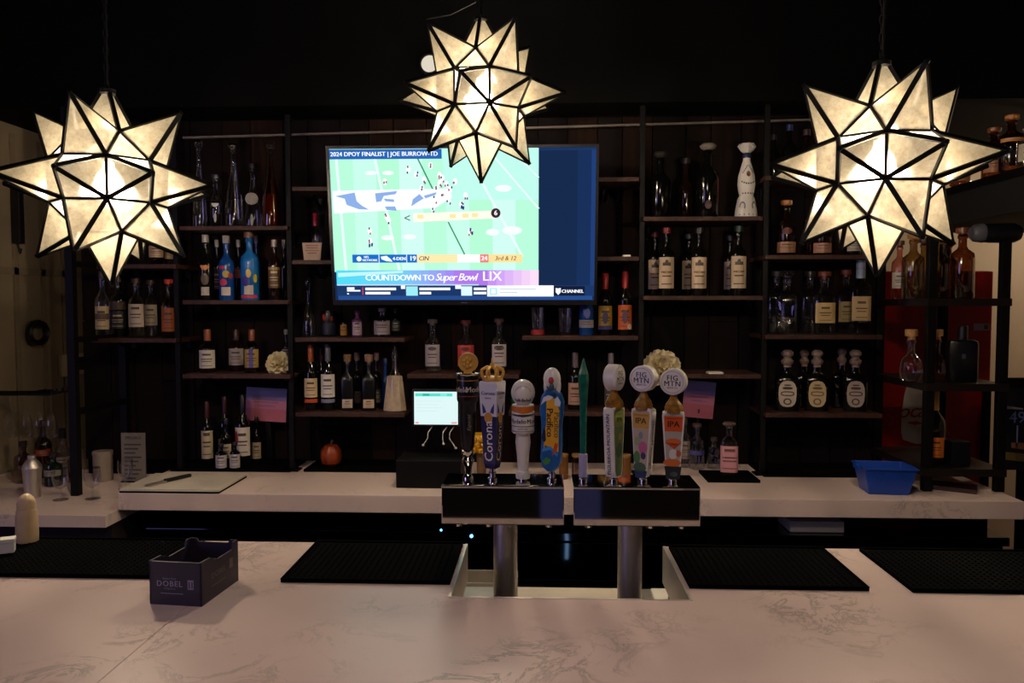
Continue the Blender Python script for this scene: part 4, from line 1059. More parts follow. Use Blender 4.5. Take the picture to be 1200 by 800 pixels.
shelf_bottles('R3', 'on lowest rack shelf before red cooler', 'bottles on the lowest rack shelf', [
    (1097, 458, 24, 2.79, 'dark champagne bottle with gold foil, orange label', D(kind='wine', glass='g_dark', labels=[(.12, .42, '#c86a24', .9)], cap=('foil', '#b88a3c')))])
tag(MB().box(X(1112, 2.8), X(1134, 2.8), 2.76, 2.84, RZ['R3'], RZ['R3'] + .085).build('small_carton', M['darkplastic'], None, 0, .002), 'small black carton beside the champagne bottle on the rack', 'box')
# bottles on the back counter
SH['K'] = CZ + .006
shelf_bottles('K', 'on left counter mat', 'wine bottles on the left counter mat', [
    (241, 470, 14, 3.02, 'wine bottle with long cream label', D(kind='wine', glass='g_dark', labels=[(.12, .68, '#b0a084')], cap=('foil', '#3c1410'))),
    (262, 464, 16, 3.07, 'red-capped wine bottle', D(kind='wine', glass='g_dark', labels=[(.1, .4, '#80705c')], cap=('foil', '#341016'))),
    (257, 520, 13, 2.955, 'small white-labelled bottle', D(kind='squat', glass='g_dark', labels=[(.05, .66, '#bcb4b4', 1.3)], cap=('screw', '#14141a'))),
    (263, 490, 13, 3.0, 'dark bottle with cream label', D(kind='squat', glass='g_dark', labels=[(.2, .52, '#b8a88c')], cap=('screw', '#14141a'))),
    (273, 518, 12, 2.955, 'tiny white-labelled bottle', D(kind='squat', glass='g_dark', labels=[(.05, .66, '#b4acac', 1.3)], cap=('screw', '#14141a'))),
    (283, 462, 18, 3.02, 'wine bottle with big white label, red print', D(kind='wine', glass='g_dark', labels=[(.16, .60, '#cfc4b8')], cap=('foil', '#101014'), art=[(.3, .55, -1.1, -.5, '#8a2420')])),
    (299, 488, 11, 3.06, 'short dark bottle with tan label', D(kind='wine', glass='g_dark', labels=[(.12, .5, '#a8987c')], cap=('screw', '#101014')))])
SH['K2'] = CZ
shelf_bottles('K2', 'beside the pink tablet on counter', 'bottles behind the right tap handles', [
    (818, 496, 18, 3.05, 'clear bottle with blue band', D(kind='squat', glass='g_clear', labels=[(.36, .46, '#4c4c88')], cap=('cork', '#5c4c44'))),
    (804, 490, 12, 3.08, 'slim pale bottle', D(kind='squat', glass='g_clear', labels=[(.2, .6, '#8a7c74')], cap=('screw', '#3c3430'))),
    (838, 512, 16, 3.06, 'short clear bottle', D(kind='squat', glass='g_clear', cap=('screw', '#4c403c')))])
bottle(X(856, 2.90), 2.90, CZ + .010, at(856, 494, 2.90).z - CZ - .01, 21 / 900 * 2.9 / 2, 'squat', 'g_clear', [(.08, .68, '#c88a92', 1.2)], ('ball', '#6c5c54'), label='clear bottle with pink label standing on the black tray', shape='q', art=[(.30, .33, -.7, .7, '#7a4a54'), (.5, .53, -.5, .5, '#7a4a54')])
for n, (px, c, l) in enumerate(((672, 'g_amber', 'small amber bottle on counter behind slim teal tap handle'), (657, paint('#7a5226', .3, .5), 'small brass bar cup on counter behind yellow tap handle'), (731, paint('#7a5226', .3, .5), 'small brass bar cup on counter behind edge-turned tap handle'))):
    bottle(X(px + 4, 2.85), 2.85, CZ, .095, .017, 'jar', c, label=l, name='bar_cup' if c != 'g_amber' else 'small_bottle', cat='cup' if c != 'g_amber' else 'bottle', cap=('screw', '#8a6a3c'))

# painted ceramic decanter
pd = thing('painted_decanter', 'tall white and blue hand-painted ceramic decanter with bell stopper', 'decanter', (X(872, 3.0), 3.0, SH['H0'] + .0005))
h = at(872, 168, 3.0).z - SH['H0']; r = 25 / 900 * 3.0 / 2
MB().lathe([(0, 0), (r, 0), (r * 1.02, .006), (r * .98, h * .1), (r * .78, h * .26), (r * .62, h * .30), (r * .72, h * .36), (r * .80, h * .45), (r * .74, h * .56), (r * .52, h * .68), (r * .33, h * .77), (r * .33, h * .80), (0, h * .80)], 32).build('ceramic_body', M['white'], pd)
MB().lathe([(r * .35, h * .80), (r * .38, h * .84), (r * .28, h * .87)], 20).build('collar', paint('#1c2a4c'), pd)
MB().lathe([(r * .25, h * .865), (r * .55, h * .90), (r * .80, h * .955), (r * .66, h * .99), (0, h)], 20, cross=lambda a, q: 1 + .08 * cos(8 * a)).build('bell_stopper', M['white'], pd)
m = MB()
def dec(a, z, ra, rz_, col, n=10):
    def rad(zz):
        pr = [(1.02, .006 / h), (.98, .1), (.78, .26), (.62, .30), (.72, .36), (.80, .45), (.74, .56), (.52, .68), (.33, .77)]
        for (r0, z0), (r1, z1) in zip(pr, pr[1:]):
            if z0 <= zz <= z1: return r * (r0 + (r1 - r0) * (zz - z0) / (z1 - z0)) + .0012
        return r * 1.02
    pts = []
    for k in range(n):
        u = 2 * pi * k / n; zz = z + rz_ * sin(u); rr = rad(zz); aa = a + ra * cos(u)
        pts.append((rr * sin(aa), -rr * cos(aa), zz * h))
    m.add(pts, [tuple(range(n))], col)
nb = S('#141c3c')
dec(0, .58, .26, .04, S('#8c5a2c')); dec(-.05, .57, .12, .02, S('#4c3a1c'))
for k in range(7): dec(-.75 + .25 * k, .46 - .03 * cos((k - 3) * .5) + .02, .09, .012, nb)
for k in range(5): dec(-.7 + .35 * k, .325, .10, .010, nb)
for sx in (-1, 1):
    for k in range(10):
        a = k * pi / 8
        dec(sx * (.62 + .26 * cos(a)), .15 + .055 * sin(a), .07, .011, S('#5c6480'))
for k in range(5): dec(-.8 + .4 * k, .04, .05, .009, nb)
for sx in (-1, 1):
    for k in range(5): dec(sx * (.15 + .14 * k), .69 - .022 * k, .10, .010, S('#4c5a80'))
m.build('print', M['pr'], pd, 0)

# little card, pale strip cards
cd = thing('little_card', 'little cream card with red writing beside the television', 'card', (X(367, 2.95), 2.95, SH['C1'] + .0005))
MB().prism([(-.032, 0), (.032, 0), (.038, .068), (-.038, .068)], 0, .004).build('card_panel', paint('#c0a48c', .7), cd, 0)
MB().box(-.02, .02, .004, .03, 0, .003).build('card_foot', paint('#c0a48c', .7), cd, 0)
m = MB()
for z, wd in ((.055, .025), (.046, .022), (.036, .026), (.026, .018)): m.add([(-wd, -.0006, z), (wd, -.0006, z), (wd, -.0006, z + .004), (-wd, -.0006, z + .004)], [(0, 1, 2, 3)], S('#8a4a3c'))
m.build('print', M['pr'], cd, 0)
tag(MB().box(X(729, 2.95), X(738, 2.95), 2.94, 2.98, SH['G1'], SH['G1'] + .008).build('paper_tag', M['paper'], None, 0, .001), 'tiny pale tag lying on the short shelf right of television', 'tag')
tag(MB().box(X(830, 2.95), X(847, 2.95), 2.93, 2.98, SH['H2'], SH['H2'] + .007).build('paper_strip', M['paper'], None, 0, .001), 'pale paper strip lying on shelf right of the white flower', 'paper')

# cream flowers
petal_me = None
def flower(px, py, rpx, Y, zb, label):
    global petal_me
    r = rpx / 900 * Y
    c = at(px, py, Y)
    t = thing('cream_flower', label, 'flower', (c.x, Y, zb + .0005))
    cz = c.z - zb
    if petal_me is None:
        m = MB(); vs = []
        for i in range(5):
            for j in range(5):
                u, v = (i / 4 - .5) * 2, j / 4
                wv = .55 * sin(pi * min(1, v * .75 + .18)) 
                vs.append((u * wv, -.25 * v * v + .18 * u * u * v, v))
        fs = [(i * 5 + j, (i + 1) * 5 + j, (i + 1) * 5 + j + 1, i * 5 + j + 1) for i in range(4) for j in range(4)]
        m.add(vs, fs)
        o = m.build('petal', M['petal'], t, 80); petal_me = o.data
        bpy.data.objects.remove(o)
    n = 34
    for k in range(n):
        f = k / (n - 1); inc = radians(8 + 95 * f); a = k * 2.39996
        o = bpy.data.objects.new('petal', petal_me); COL.objects.link(o); o.parent = t
        # axis of the bloom points towards the room
        R = Matrix.Translation((0, .0, cz)) @ Matrix.Rotation(radians(72), 4, 'X') @ Matrix.Rotation(a, 4, 'Z') @ Matrix.Rotation(inc, 4, 'X') 
        s = r * (.62 + .36 * f)
        o.matrix_local = R @ Matrix.Diagonal((s, s, s, 1))
    MB().tube([(0, 0, cz), (.0, .02, cz * .6), (0, .03, 0)], .004, 6).build('stem', paint('#3c4a24'), t)
    MB().lathe([(.02, 0), (.022, .004), (.012, .02), (.006, .03)], 12, (0, .03, 0)).build('base', paint('#6a5a44'), t)
flower(326, 426, 17, 2.99, SH['B2'], 'cream rose bloom on the lower left shelf')
flower(776, 431, 25, 2.985, SH['H2'] - .0, 'cream rose bloom behind the right tap handles')

# tablets leaning at the back, showing a pink and blue picture
def tablet(px, py, wp, hp, Y, tilt, label, zb):
    c = at(px, py, Y); hw, hh = wp / 900 * Y / 2, hp / 900 * Y / 2
    t = thing('menu_board', label, 'menu board', (c.x, Y, zb))
    mt = Matrix.Translation((0, 0, c.z - zb)) @ Matrix.Rotation(tilt, 4, 'Y')
    m = MB(); m.M = mt; m.box(-hw, hw, 0, .006, -hh, hh); m.build('board', M['darkplastic'], t, 0)
    m = MB(); m.M = mt
    n = 8
    for k in range(n):
        f = k / n; z0, z1 = -hh + 2 * hh * f, -hh + 2 * hh * (k + 1) / n
        col = S('#b0606e') if f < .35 else S('#b4708c') if f < .6 else S('#7c6ca0') if f < .75 else S('#6a6aa4')
        m.add([(-hw, -.0008, z0), (hw, -.0008, z0), (hw, -.0008, z1), (-hw, -.0008, z1)], [(0, 1, 2, 3)], col)
    m.build('picture', M['pr'], t, 0)
    m = MB(); m.M = mt
    for z, wd in ((.3, .5), (.12, .6), (-.1, .45)): m.add([(-hw * wd, -.0016, hh * z), (hw * wd, -.0016, hh * z), (hw * wd, -.0016, hh * z + .004), (-hw * wd, -.0016, hh * z + .004)], [(0, 1, 2, 3)], S('#8f5a78'))
    m.build('print', M['pr'], t, 0)
    MB().bar((0, .006, c.z - zb - hh * .5), (0, min(.05, 3.14 - Y), 0), .02, .006).build('easel_leg', M['darkplastic'], t, 0)
    return t
tablet(312, 474, 49, 40, 3.08, radians(3), 'pink and blue printed board leaning under lower left shelf', CZ)
tablet(819, 468, 36, 43, 3.09, radians(5), 'pink and blue printed board behind the right tap handles', CZ)

# yellow bumpy jar behind the crowned handle
yj = thing('yellow_jar', 'yellow dimpled glass jar behind the crowned tap handle', 'jar', (X(564, 2.72), 2.72, CZ))
zz0 = at(564, 530, 2.72).z - CZ; zz1 = at(564, 508, 2.72).z - CZ
MB().lathe([(0, 0), (.03, 0), (.03, .01), (.016, .02), (.018, zz0), (0, zz0 + .002)], 20).build('base', paint('#7a5a3a', .5), yj)
m = MB(); m.lathe([(0, zz0 + .003), (.036, zz0 + .004), (.04, zz1 - .01), (.036, zz1), (0, zz1)], 20); m.build('jar_body', M['yellowglass'], yj)
m = MB()
for k in range(11):
    for j in range(3): m.ball((.039 * sin(2 * pi * (k + .5 * (j % 2)) / 11), -.039 * cos(2 * pi * (k + .5 * (j % 2)) / 11), zz0 + .013 + j * .02), .0105, 8, 6)
m.build('dimples', M['yellowglass'], yj)

# ------------------------------------------------------------------ television
TY = 2.85
tc = at(542.5, 264, TY)
tv = thing('television', 'large wall television showing a football game between the star lamps', 'television', (tc.x, TY, tc.z))
tv.rotation_euler = (radians(8.0), 0, radians(.4))
TW, TH = 308 / 900 * TY, 175.5 / 900 * TY / cos(radians(4))
MB().box(-TW / 2 - .010, TW / 2 + .010, .0, .045, -TH / 2 - .018, TH / 2 + .010).build('housing', M['darkplastic'], tv, 0, .004)
m = MB()
for a_, b_ in (((-TW / 2 - .01, -TH / 2 - .018), (TW / 2 + .01, -TH / 2)), ((-TW / 2 - .01, TH / 2), (TW / 2 + .01, TH / 2 + .01)), ((-TW / 2 - .01, -TH / 2), (-TW / 2, TH / 2)), ((TW / 2, -TH / 2), (TW / 2 + .01, TH / 2))):
    m.box(a_[0], b_[0], -.004, .0, a_[1], b_[1])
m.build('bezel', M['darkplastic'], tv, 0)
MB().box(-.012, .012, .045, .22, -.1, .1).build('wall_bracket', M['black'], tv, 0)
MB().box(-.012, .012, -.0048, -.004, -TH / 2 - .011, -TH / 2 - .007).build('badge', paint('#5a5a60'), tv, 0)
scr = MB().add([(-TW / 2, -.0006, -TH / 2), (TW / 2, -.0006, -TH / 2), (TW / 2, -.0006, TH / 2), (-TW / 2, -.0006, TH / 2)], [(0, 1, 2, 3)], (.008, .024, .085, 1)).build('screen', M['screen'], tv, 0)
m = MB()
PX0, PX1, PY0, PY1 = 387.5, 697.0, 176.5, 351.5
def tp(x, y, l): return ((x - PX0) / (PX1 - PX0) * TW - TW / 2, -.0006 - .0004 * l, TH / 2 - (y - PY0) / (PY1 - PY0) * TH)
def tpoly(pts, c, l=1): m.add([tp(x, y, l) for x, y in pts], [tuple(range(len(pts)))], c if len(c) == 4 else c + (1,))
def trect(x0, y0, x1, y1, c, l=1): tpoly([(x0, y1), (x1, y1), (x1, y0), (x0, y0)], c, l)
def ttext(s, x, y, size, c, l=6, **k): m.text(s, size / (PX1 - PX0) * TW, lambda u, v: (tp(x, y, l)[0] + u, tp(x, y, l)[1], tp(x, y, l)[2] + v), c if len(c) == 4 else c + (1,), **k)
WHT = (1.05, 1.08, 1.12)
# field, in mown strips
cols = [(.50, 1.0, .74), (.60, 1.04, .86), (.48, 1.0, .70), (.66, 1.04, .92)]
for k in range(9):
    x0, x1 = 388 + k * 27, 388 + (k + 1) * 27
    trect(x0, 177, min(x1, 631), 318, cols[k % 4], 1)
trect(520, 177, 631, 235, (.55, 1.02, .88), 1.4)
# blue side panel, a little lighter at its edges
trect(631, 177, 697, 335, (.008, .024, .075), 1); trect(676, 178, 696, 334, (.010, .030, .105), 1.3); trect(692, 178, 697, 345, (.015, .05, .19), 1.5); trect(631, 177, 697, 180, (.012, .035, .12), 1.5)
# yard lines
for (xa, ya, xb, yb, wd) in ((396, 187, 402, 318, 1.6), (441, 187, 466, 318, 1.6), (545, 178, 612, 300, 1.6), (572, 178, 631, 245, 1.4), (600, 180, 631, 210, 1.2)):
    tpoly([(xa - wd, ya), (xa + wd, ya), (xb + wd, yb), (xb - wd, yb)][::-1], (.85, 1.1, 1.0), 2)
for (xa, ya, xb, yb) in ((491, 188, 508, 223), (525, 260, 545, 300)): tpoly([(xa - .9, ya), (xa + .9, ya), (xb + .9, yb), (xb - .9, yb)][::-1], (.03, .30, .14), 2)
# end logo
tpoly([(390, 250), (510, 244), (530, 232), (528, 222), (440, 223), (390, 224)], (1.0, 1.06, 1.15), 3)
bl = (.28, .45, .85)
for pts in ([(393, 230), (416, 226), (418, 236), (424, 241), (432, 245.5), (420, 245), (406, 240), (404, 233)], [(440, 227), (466, 224.5), (464, 228), (450, 230), (447, 236), (441, 237)], [(450, 233), (462, 234), (462, 237), (452, 236)], [(451, 242), (463, 242), (465, 247), (453, 246)], [(482, 242), (484, 234), (492, 228), (497, 233), (490, 237)], [(497, 230), (512, 226), (511, 229), (499, 233)]): tpoly(pts, bl, 4)
# field numbers and players
for (x, y, w_, h_) in ((436, 204, 7, 2.5), (456, 204, 7, 2.5), (453, 278, 8, 3), (479, 277, 8, 3), (577, 272, 8, 4), (600, 270, 12, 5), (590, 222, 10, 4)):
    tpoly([(x + w_ * cos(q * pi / 5), y + h_ * sin(q * pi / 5)) for q in range(10)], (.95, 1.1, 1.05), 3)
random.seed(3)
for (x, y) in ((452, 214), (453, 254), (455, 258), (432, 270), (480, 200), (498, 212), (489, 206), (506, 196), (516, 207), (519, 210), (516, 216), (524, 217), (528, 223), (512, 222), (520, 228), (510, 234), (526, 235), (541, 240), (546, 230), (551, 271), (432, 282), (507, 244), (534, 214), (495, 221)):
    tpoly([(x + 2.8 * cos(q * pi / 4), y + 4.2 * sin(q * pi / 4)) for q in range(8)], (1.0, 1.05, 1.06), 4)
    for _ in range(2):
        u, v = x + random.uniform(-2, 2), y + random.uniform(-3, 4)
        tpoly([(u - .9, v + 1.2), (u + .8, v + 1.4), (u + .9, v - 1.3), (u - .7, v - 1.0)], random.choice([(.03, .05, .16), (.10, .08, .20), (.45, .12, .10)]), 5)
for (x, y) in ((551, 269), (553, 273), (541, 243), (543, 244), (431, 287), (434, 286)): tpoly([(x - 1, y + 2), (x + 1, y + 2), (x + 1.4, y - 2), (x - .8, y - 2)], (.02, .05, .22), 5)
# player call-out
tpoly([(484, 250), (582, 247), (582, 256), (484, 260)][::-1], (1.1, 1.0, .86), 4)
for k, x in enumerate((492, 530, 545, 556)): trect(x - 3, 251.5 - k * .5, x + 4, 256 - k * .5, (1.1, .85, .40), 5)
m.text('<', 14 / (PX1 - PX0) * TW, lambda u, v: (tp(477, 256, 6)[0] + u, tp(477, 256, 6)[1], tp(477, 256, 6)[2] + v), (.05, .14, .10, 1))
tpoly([(581 + 5.6 * cos(q * pi / 8), 250 + 5.6 * sin(q * pi / 8)) for q in range(16)], (.05, .02, .03), 6)
ttext('6', 581, 250, 8, WHT, 7, bold=.03)
# headline
trect(388, 177.5, 519, 188.5, (.02, .13, .48), 4)
ttext('2024 DPOY FINALIST | JOE BURROW-TD', 452, 183, 7.0, WHT, 6, bold=.03)
# score bar
trect(410, 297.5, 487, 307, (.01, .16, .62), 4); trect(487, 297.5, 539, 307, (1.05, .86, .45), 4); trect(535, 297.5, 567, 307, (1.1, 1.05, 1.0), 4.5); trect(562, 297.5, 572, 307, (.95, .22, .20), 5); trect(572, 297.5, 612, 307, (1.05, .80, .36), 4)
tpoly([(418 + 3 * cos(q * pi / 5), 302.5 + 3 * sin(q * pi / 5)) for q in range(10)], WHT, 6)
ttext('NFL', 427, 300.5, 3.6, WHT, 6, bold=.04); ttext('NETWORK', 431, 304.2, 3.6, WHT, 6, bold=.04)
trect(441.5, 297.5, 442.3, 307, WHT, 6); trect(474.5, 297.5, 475.3, 307, WHT, 6)
tpoly([(444, 300), (451, 299), (456, 303), (458, 306), (450, 305), (445, 303)], WHT, 6)
ttext('4-DEN', 466, 302.5, 5.5, WHT, 6, bold=.05); ttext('19', 482, 302.3, 8, WHT, 6, bold=.04); ttext('CIN', 495, 302.3, 7, (.12, .06, .04), 6, bold=.02, shear=.2)
ttext('24', 567, 302.3, 7.5, WHT, 6, bold=.04); ttext('3rd & 12', 592, 302.3, 7, (.30, .12, .03), 6, bold=.02, shear=.2)
# countdown banner, a cyan to violet to pink sweep
for k in range(24):
    f = (k + .5) / 24; x0, x1 = 390 + k * 10.05, 390 + (k + 1) * 10.05
    if f < .35: c = (.08 + .3 * f, .75 - .3 * f, .95)
    elif f < .6: c = (.20 + (f - .35) * .9, .60 - (f - .35) * 1.6, .95)
    elif f < .75: c = (.45, .20, .85)
    else: c = (.55 + (f - .75) * 2.0, .25 + (f - .75) * 2.2, .95)
    trect(x0, 316, x1, 334, c, 4)
tpoly([(392, 319), (470, 316.5), (470, 319), (392, 324)][::-1], (.55, .95, 1.05), 5)
trect(390, 332.5, 560, 334, (.55, .75, 1.05), 5)
ttext('COUNTDOWN TO', 466, 325, 10.0, WHT, 6, bold=.035, spacing=.92)
ttext('Super Bowl', 533, 324.5, 12.5, WHT, 6, bold=.015, shear=.3, spacing=.85); ttext('LIX', 576, 323.5, 16, WHT, 6, bold=.02)
# ticker
trect(390, 334, 697, 346.5, (.012, .04, .14), 4); trect(391, 346, 695, 351, (.020, .075, .28), 4)
for (x0, x1, y0, y1) in ((402, 411, 336, 339), (402, 418, 339.2, 341), (402, 404, 343, 344.5), (424, 461, 336.5, 339.5), (424, 454, 341.5, 344.5), (489, 526, 336.5, 339.5), (489, 503, 341.5, 344.5), (554, 569, 336.5, 339.5), (554, 569, 341.5, 344.5), (467, 472, 334, 338), (532, 539, 334, 338)): trect(x0, y0, x1, y1, WHT, 6)
trect(420.5, 336, 421.5, 345, (.8, .05, .10), 6); trect(473, 335, 487, 346, (.35, .88, .95), 6); trect(539, 335, 552, 346, (.75, .98, 1.02), 6)
trect(570, 334, 649, 347, WHT, 6); tpoly([(573, 345), (582, 345), (582, 337), (573, 337)], (.45, .90, .95), 7); tpoly([(575, 343.5), (580, 343.5), (580, 338.5), (575, 338.5)], WHT, 8)
for y, x1 in ((338, 628), (342, 606)): trect(585, y, x1, y + .8, (.45, .55, .62), 7)
trect(649, 335, 686, 346, (.006, .012, .04), 6)
tpoly([(651.5, 337), (654.5, 337.6), (657.5, 337), (657.5, 342), (654.5, 345.3), (651.5, 342)][::-1], WHT, 7)
ttext('CHANNEL', 671.5, 341, 5.6, WHT, 7, bold=.04)
m.build('picture', M['screen'], scr, 0)

# ------------------------------------------------------------------ star lamps
SR, SU = .258, .0515
def pane_mesh(name, vs, fs):
    me = bpy.data.meshes.new(name); me.from_pydata(vs, [], fs); me.materials.append(M['starglass']); return me
AP = 2.4142 * SU
me_pane = pane_mesh('glass_pane', [(-SU, -SU, AP), (SU, -SU, AP), (0, 0, SR)], [(0, 1, 2)])
CUT = .60
zc = AP + (SR * .86 - AP); kf = 1 - (zc - AP) / (SR - AP)
kf = .22; zc = AP + (SR - AP) * (1 - kf) ; 
me_trap = pane_mesh('glass_pane', [(-SU, -SU, AP), (SU, -SU, AP), (SU * kf, -SU * kf, zc), (-SU * kf, -SU * kf, zc)], [(0, 1, 2, 3)])
s1 = 2.4142
me_tri = pane_mesh('glass_pane', [(s1 * SU, SU, SU), (SU, s1 * SU, SU), (SU, SU, s1 * SU)], [(0, 1, 2)])
def star_lamp(px, py, Y, phi0, ring_odd, label):
    c = at(px, py, Y)
    rzrot = radians(phi0) - pi / 2          # spike 0 looks along -Y turned by phi0
    t = thing('star_lamp', label, 'pendant lamp', c, rzrot, 'star lamps')
    # local frame: equatorial spikes at k*45 deg from +X; ring spikes at the chosen parity
    off = 45 if ring_odd else 0
    rots = []
    for k in range(8): rots.append((Matrix.Rotation(radians(45 * k), 4, 'Z') @ Matrix.Rotation(pi / 2, 4, 'Y'), False))
    for k in range(4):
        for e in (45, 135): rots.append((Matrix.Rotation(radians(90 * k + off), 4, 'Z') @ Matrix.Rotation(radians(e), 4, 'Y'), False))
    rots.append((Matrix.Rotation(radians(off), 4, 'Z'), True)); rots.append((Matrix.Rotation(radians(off), 4, 'Z') @ Matrix.Rotation(pi, 4, 'X'), False))
    fr = MB()
    for R, top in rots:
        for q in range(4):
            o = bpy.data.objects.new('glass_pane', me_trap if top else me_pane); COL.objects.link(o); o.parent = t
            o.matrix_local = R @ Matrix.Rotation(q * pi / 2, 4, 'Z')
        fr.M = R
        corners = [(SU, SU), (-SU, SU), (-SU, -SU), (SU, -SU)]
        for q in range(4):
            x, y = corners[q]; x2, y2 = corners[(q + 1) % 4]
            fr.bar((x, y, AP), (x2, y2, AP), .0072, .005)
            if top:
                fr.bar((x, y, AP), (x * kf, y * kf, zc), .0095, .008); fr.bar((x * kf, y * kf, zc), (x2 * kf, y2 * kf, zc), .006)
            else: fr.bar((x, y, AP), (0, 0, SR + .004), .0105, .0045, up=(x, y, 0))
        if not top: fr.ball((0, 0, SR), .0055, 8, 6)
    fr.M = Matrix.Identity(4)
    for sx in (-1, 1):
        for sy in (-1, 1):
            for sz in (-1, 1):
                o = bpy.data.objects.new('glass_pane', me_tri); COL.objects.link(o); o.parent = t
                o.matrix_local = Matrix.Rotation(radians(off), 4, 'Z') @ Matrix.Diagonal((sx, sy, sz, 1))
    fr.build('lead_frame', M['lead'], t, 0)
    m = MB()
    m.lathe([(.018, zc - .004), (.021, zc), (.021, zc + .010), (.006, zc + .016), (0, zc + .017)], 16)
    m.tube([(.011 * sin(k * pi / 5), 0, zc + .026 + .011 * cos(k * pi / 5)) for k in range(10)], .0022, 6, closed=True)
    m.build('hanging_cap', M['lead'], t)
    m = MB(); z = zc + .046; top = 2.9 - c.z; k = 0
    while z < top - .01:
        M0 = Matrix.Translation((0, 0, z)) @ Matrix.Rotation((k % 2) * pi / 2, 4, 'Z')
        m.M = M0
        m.tube([(.0065 * cos(q * pi / 4), 0, .013 * sin(q * pi / 4)) for q in range(8)], .0018, 5, closed=True)
        z += .021; k += 1
    m.M = Matrix.Identity(4)
    m.tube([(.006, .004, zc + .02), (.008, .006, zc + .2), (.006, .006, top)], .0026, 6)
    m.build('chain', M['black'], t)
    m = MB(); m.lathe([(.0, top - .02), (.045, top - .018), (.05, top - .002), (0, top - .001)], 20); m.build('ceiling_canopy', M['black'], t)
    m = MB(); m.lathe([(.013, .055), (.013, .105), (.004, .108), (.004, zc)], 12); m.build('socket', M['black'], t)
    m = MB(); m.lathe([(0, -.045), (.018, -.04), (.028, -.018), (.028, .0), (.020, .025), (.012, .045), (.012, .058)], 18); m.build('bulb', M['bulb'], t)
    l = bpy.data.lights.new('bulb_light', 'POINT'); l.energy = BULB_W; l.color = (1.0, .86, .70); l.shadow_soft_size = .034
    lo = bpy.data.objects.new('bulb_light', l); lo.location = (0, 0, -.008); lo.parent = t; COL.objects.link(lo)
    return t
star_lamp(127.8, 216, 1.943, 5.1, False, 'glass star pendant lamp hanging at the left')
star_lamp(563.8, 113.3, 2.382, -7.8, True, 'glass star pendant lamp hanging highest, in front of the television')
star_lamp(1030.5, 193.4, 1.857, -40.2, True, 'glass star pendant lamp hanging at the right before the rack')

# small round ceiling spot glowing behind the middle star, and a slack wire
sp = thing('round_spotlight', 'small glowing round spotlight on the dark soffit behind the middle star', 'spotlight', at(504, 76, 2.98))
m = MB(); m.M = Matrix.Rotation(pi / 2, 4, 'X'); m.lathe([(.040, 0), (.042, .004), (.042, .02), (.034, .022), (.032, .012)], 24); m.build('trim_ring', M['black'], sp)
m = MB(); m.M = Matrix.Rotation(pi / 2, 4, 'X'); m.lathe([(.033, .012), (.025, .016), (0, .017)], 24); m.build('lens', M['lens'], sp)
p0, p1 = at(500, 22, 2.5), at(557, 3, 2.45)
tag(MB().tube([p0, (p0 + p1) / 2 + Vector((0, 0, -.012)), p1, p1 + Vector((0.01, 0, max(.01, 2.899 - p1.z)))], .0025, 6).build('lamp_wire', M['black']), 'thin black wire swagged beside the middle star lamp', 'wire')

# ------------------------------------------------------------------ far right: cooler, overhead shelf, scoreboard panel
co = thing('drinks_cooler', 'tall red drinks cooler with white script panel behind the rack', 'cooler', (1.42, 3.55, 0))
cw = X(1163, 3.55) - 1.42; ch = at(1100, 317, 3.55).z
MB().box(0, cw, .03, .62, .05, ch).build('cabinet', M['red_paint'], co, 0, .006)
dr = MB().box(.0, cw - .004, 0, .028, .10, ch - .003).build('door', M['red_paint'], co, 0, .006)
m = MB()
def cp(px, py, l=1): p = at(px, py, 3.549); return (p.x - 1.42, -.0006 * l, p.z)
m.add([cp(*p) for p in ((1056, 505), (1057, 480), (1060, 462), (1064, 447), (1070, 436), (1090, 430), (1092, 518), (1074, 520), (1058, 515))], [tuple(range(9))[::-1]], S('#d8d0cc'))
m.text('Coca', .095, lambda x, y: (cp(1060, 482, 2)[0] + x, -.0014, cp(1066, 482)[2] + y + x * .05), S('#b81a1c'), shear=.3, bold=.01, spacing=.9)
m.add([cp(*p, 2) for p in ((1062, 495), (1072, 498), (1082, 496), (1074, 493))], [(0, 1, 2, 3)], S('#b81a1c'))
m.build('lettering', M['pr'], dr, 0)
m = MB()
m.add([cp(*p) for p in ((1141, 379), (1160, 379), (1160, 387), (1141, 387))], [(0, 1, 2, 3)], S('#9a948c'))
m.add([cp(*p, 2) for p in ((1153, 380.5), (1158, 380.5), (1158, 385.5), (1153, 385.5))], [(0, 1, 2, 3)], S('#4a4642'))
m.build('sticker', M['pr'], dr, 0)
MB().box(cw - .04, cw - .012, -.025, 0, .7, 1.2).build('door_handle', M['black'], co, 0)
MB().box(.02, cw - .02, .06, .6, 0, .05).build('plinth', M['matte'], co, 0)
tag(MB().box(X(1160, 3.5), X(1168, 3.5), 3.48, 3.50, at(1160, 370, 3.5).z, at(1160, 365, 3.5).z).build('paper_note', M['paper'], None, 0), 'tiny white note at the right edge of red cooler', 'note') if False else None

hl = thing('ceiling_lamp', 'warm ceiling lamp lighting the passage beyond the red cooler', 'lamp', (3.0, 3.6, 2.34))
MB().lathe([(0, -.03), (.12, -.03), (.13, -.02), (.13, 0), (0, 0)], 24).build('lamp_housing', M['black'], hl)
l = bpy.data.lights.new('passage_light', 'POINT'); l.energy = 20.0; l.color = (1.0, .80, .58); l.shadow_soft_size = .08
lo = bpy.data.objects.new('passage_light', l); lo.location = (0, 0, -.14); lo.parent = hl; COL.objects.link(lo)
oh = thing('overhead_shelf', 'black overhead shelf unit with bottles at the upper right', 'shelf', (1.72, 2.85, 1.90))
zt = 2.01 - 1.90
MB().box(-.19, .55, -.75, .45, zt - .03, zt).build('shelf_board', M['black'], oh, 0)
MB().box(-.19, .55, -.75, .45, -.03, zt - .03).build('valance', mat('dark_valance', S('#0e0b0c'), .7), oh, 0)
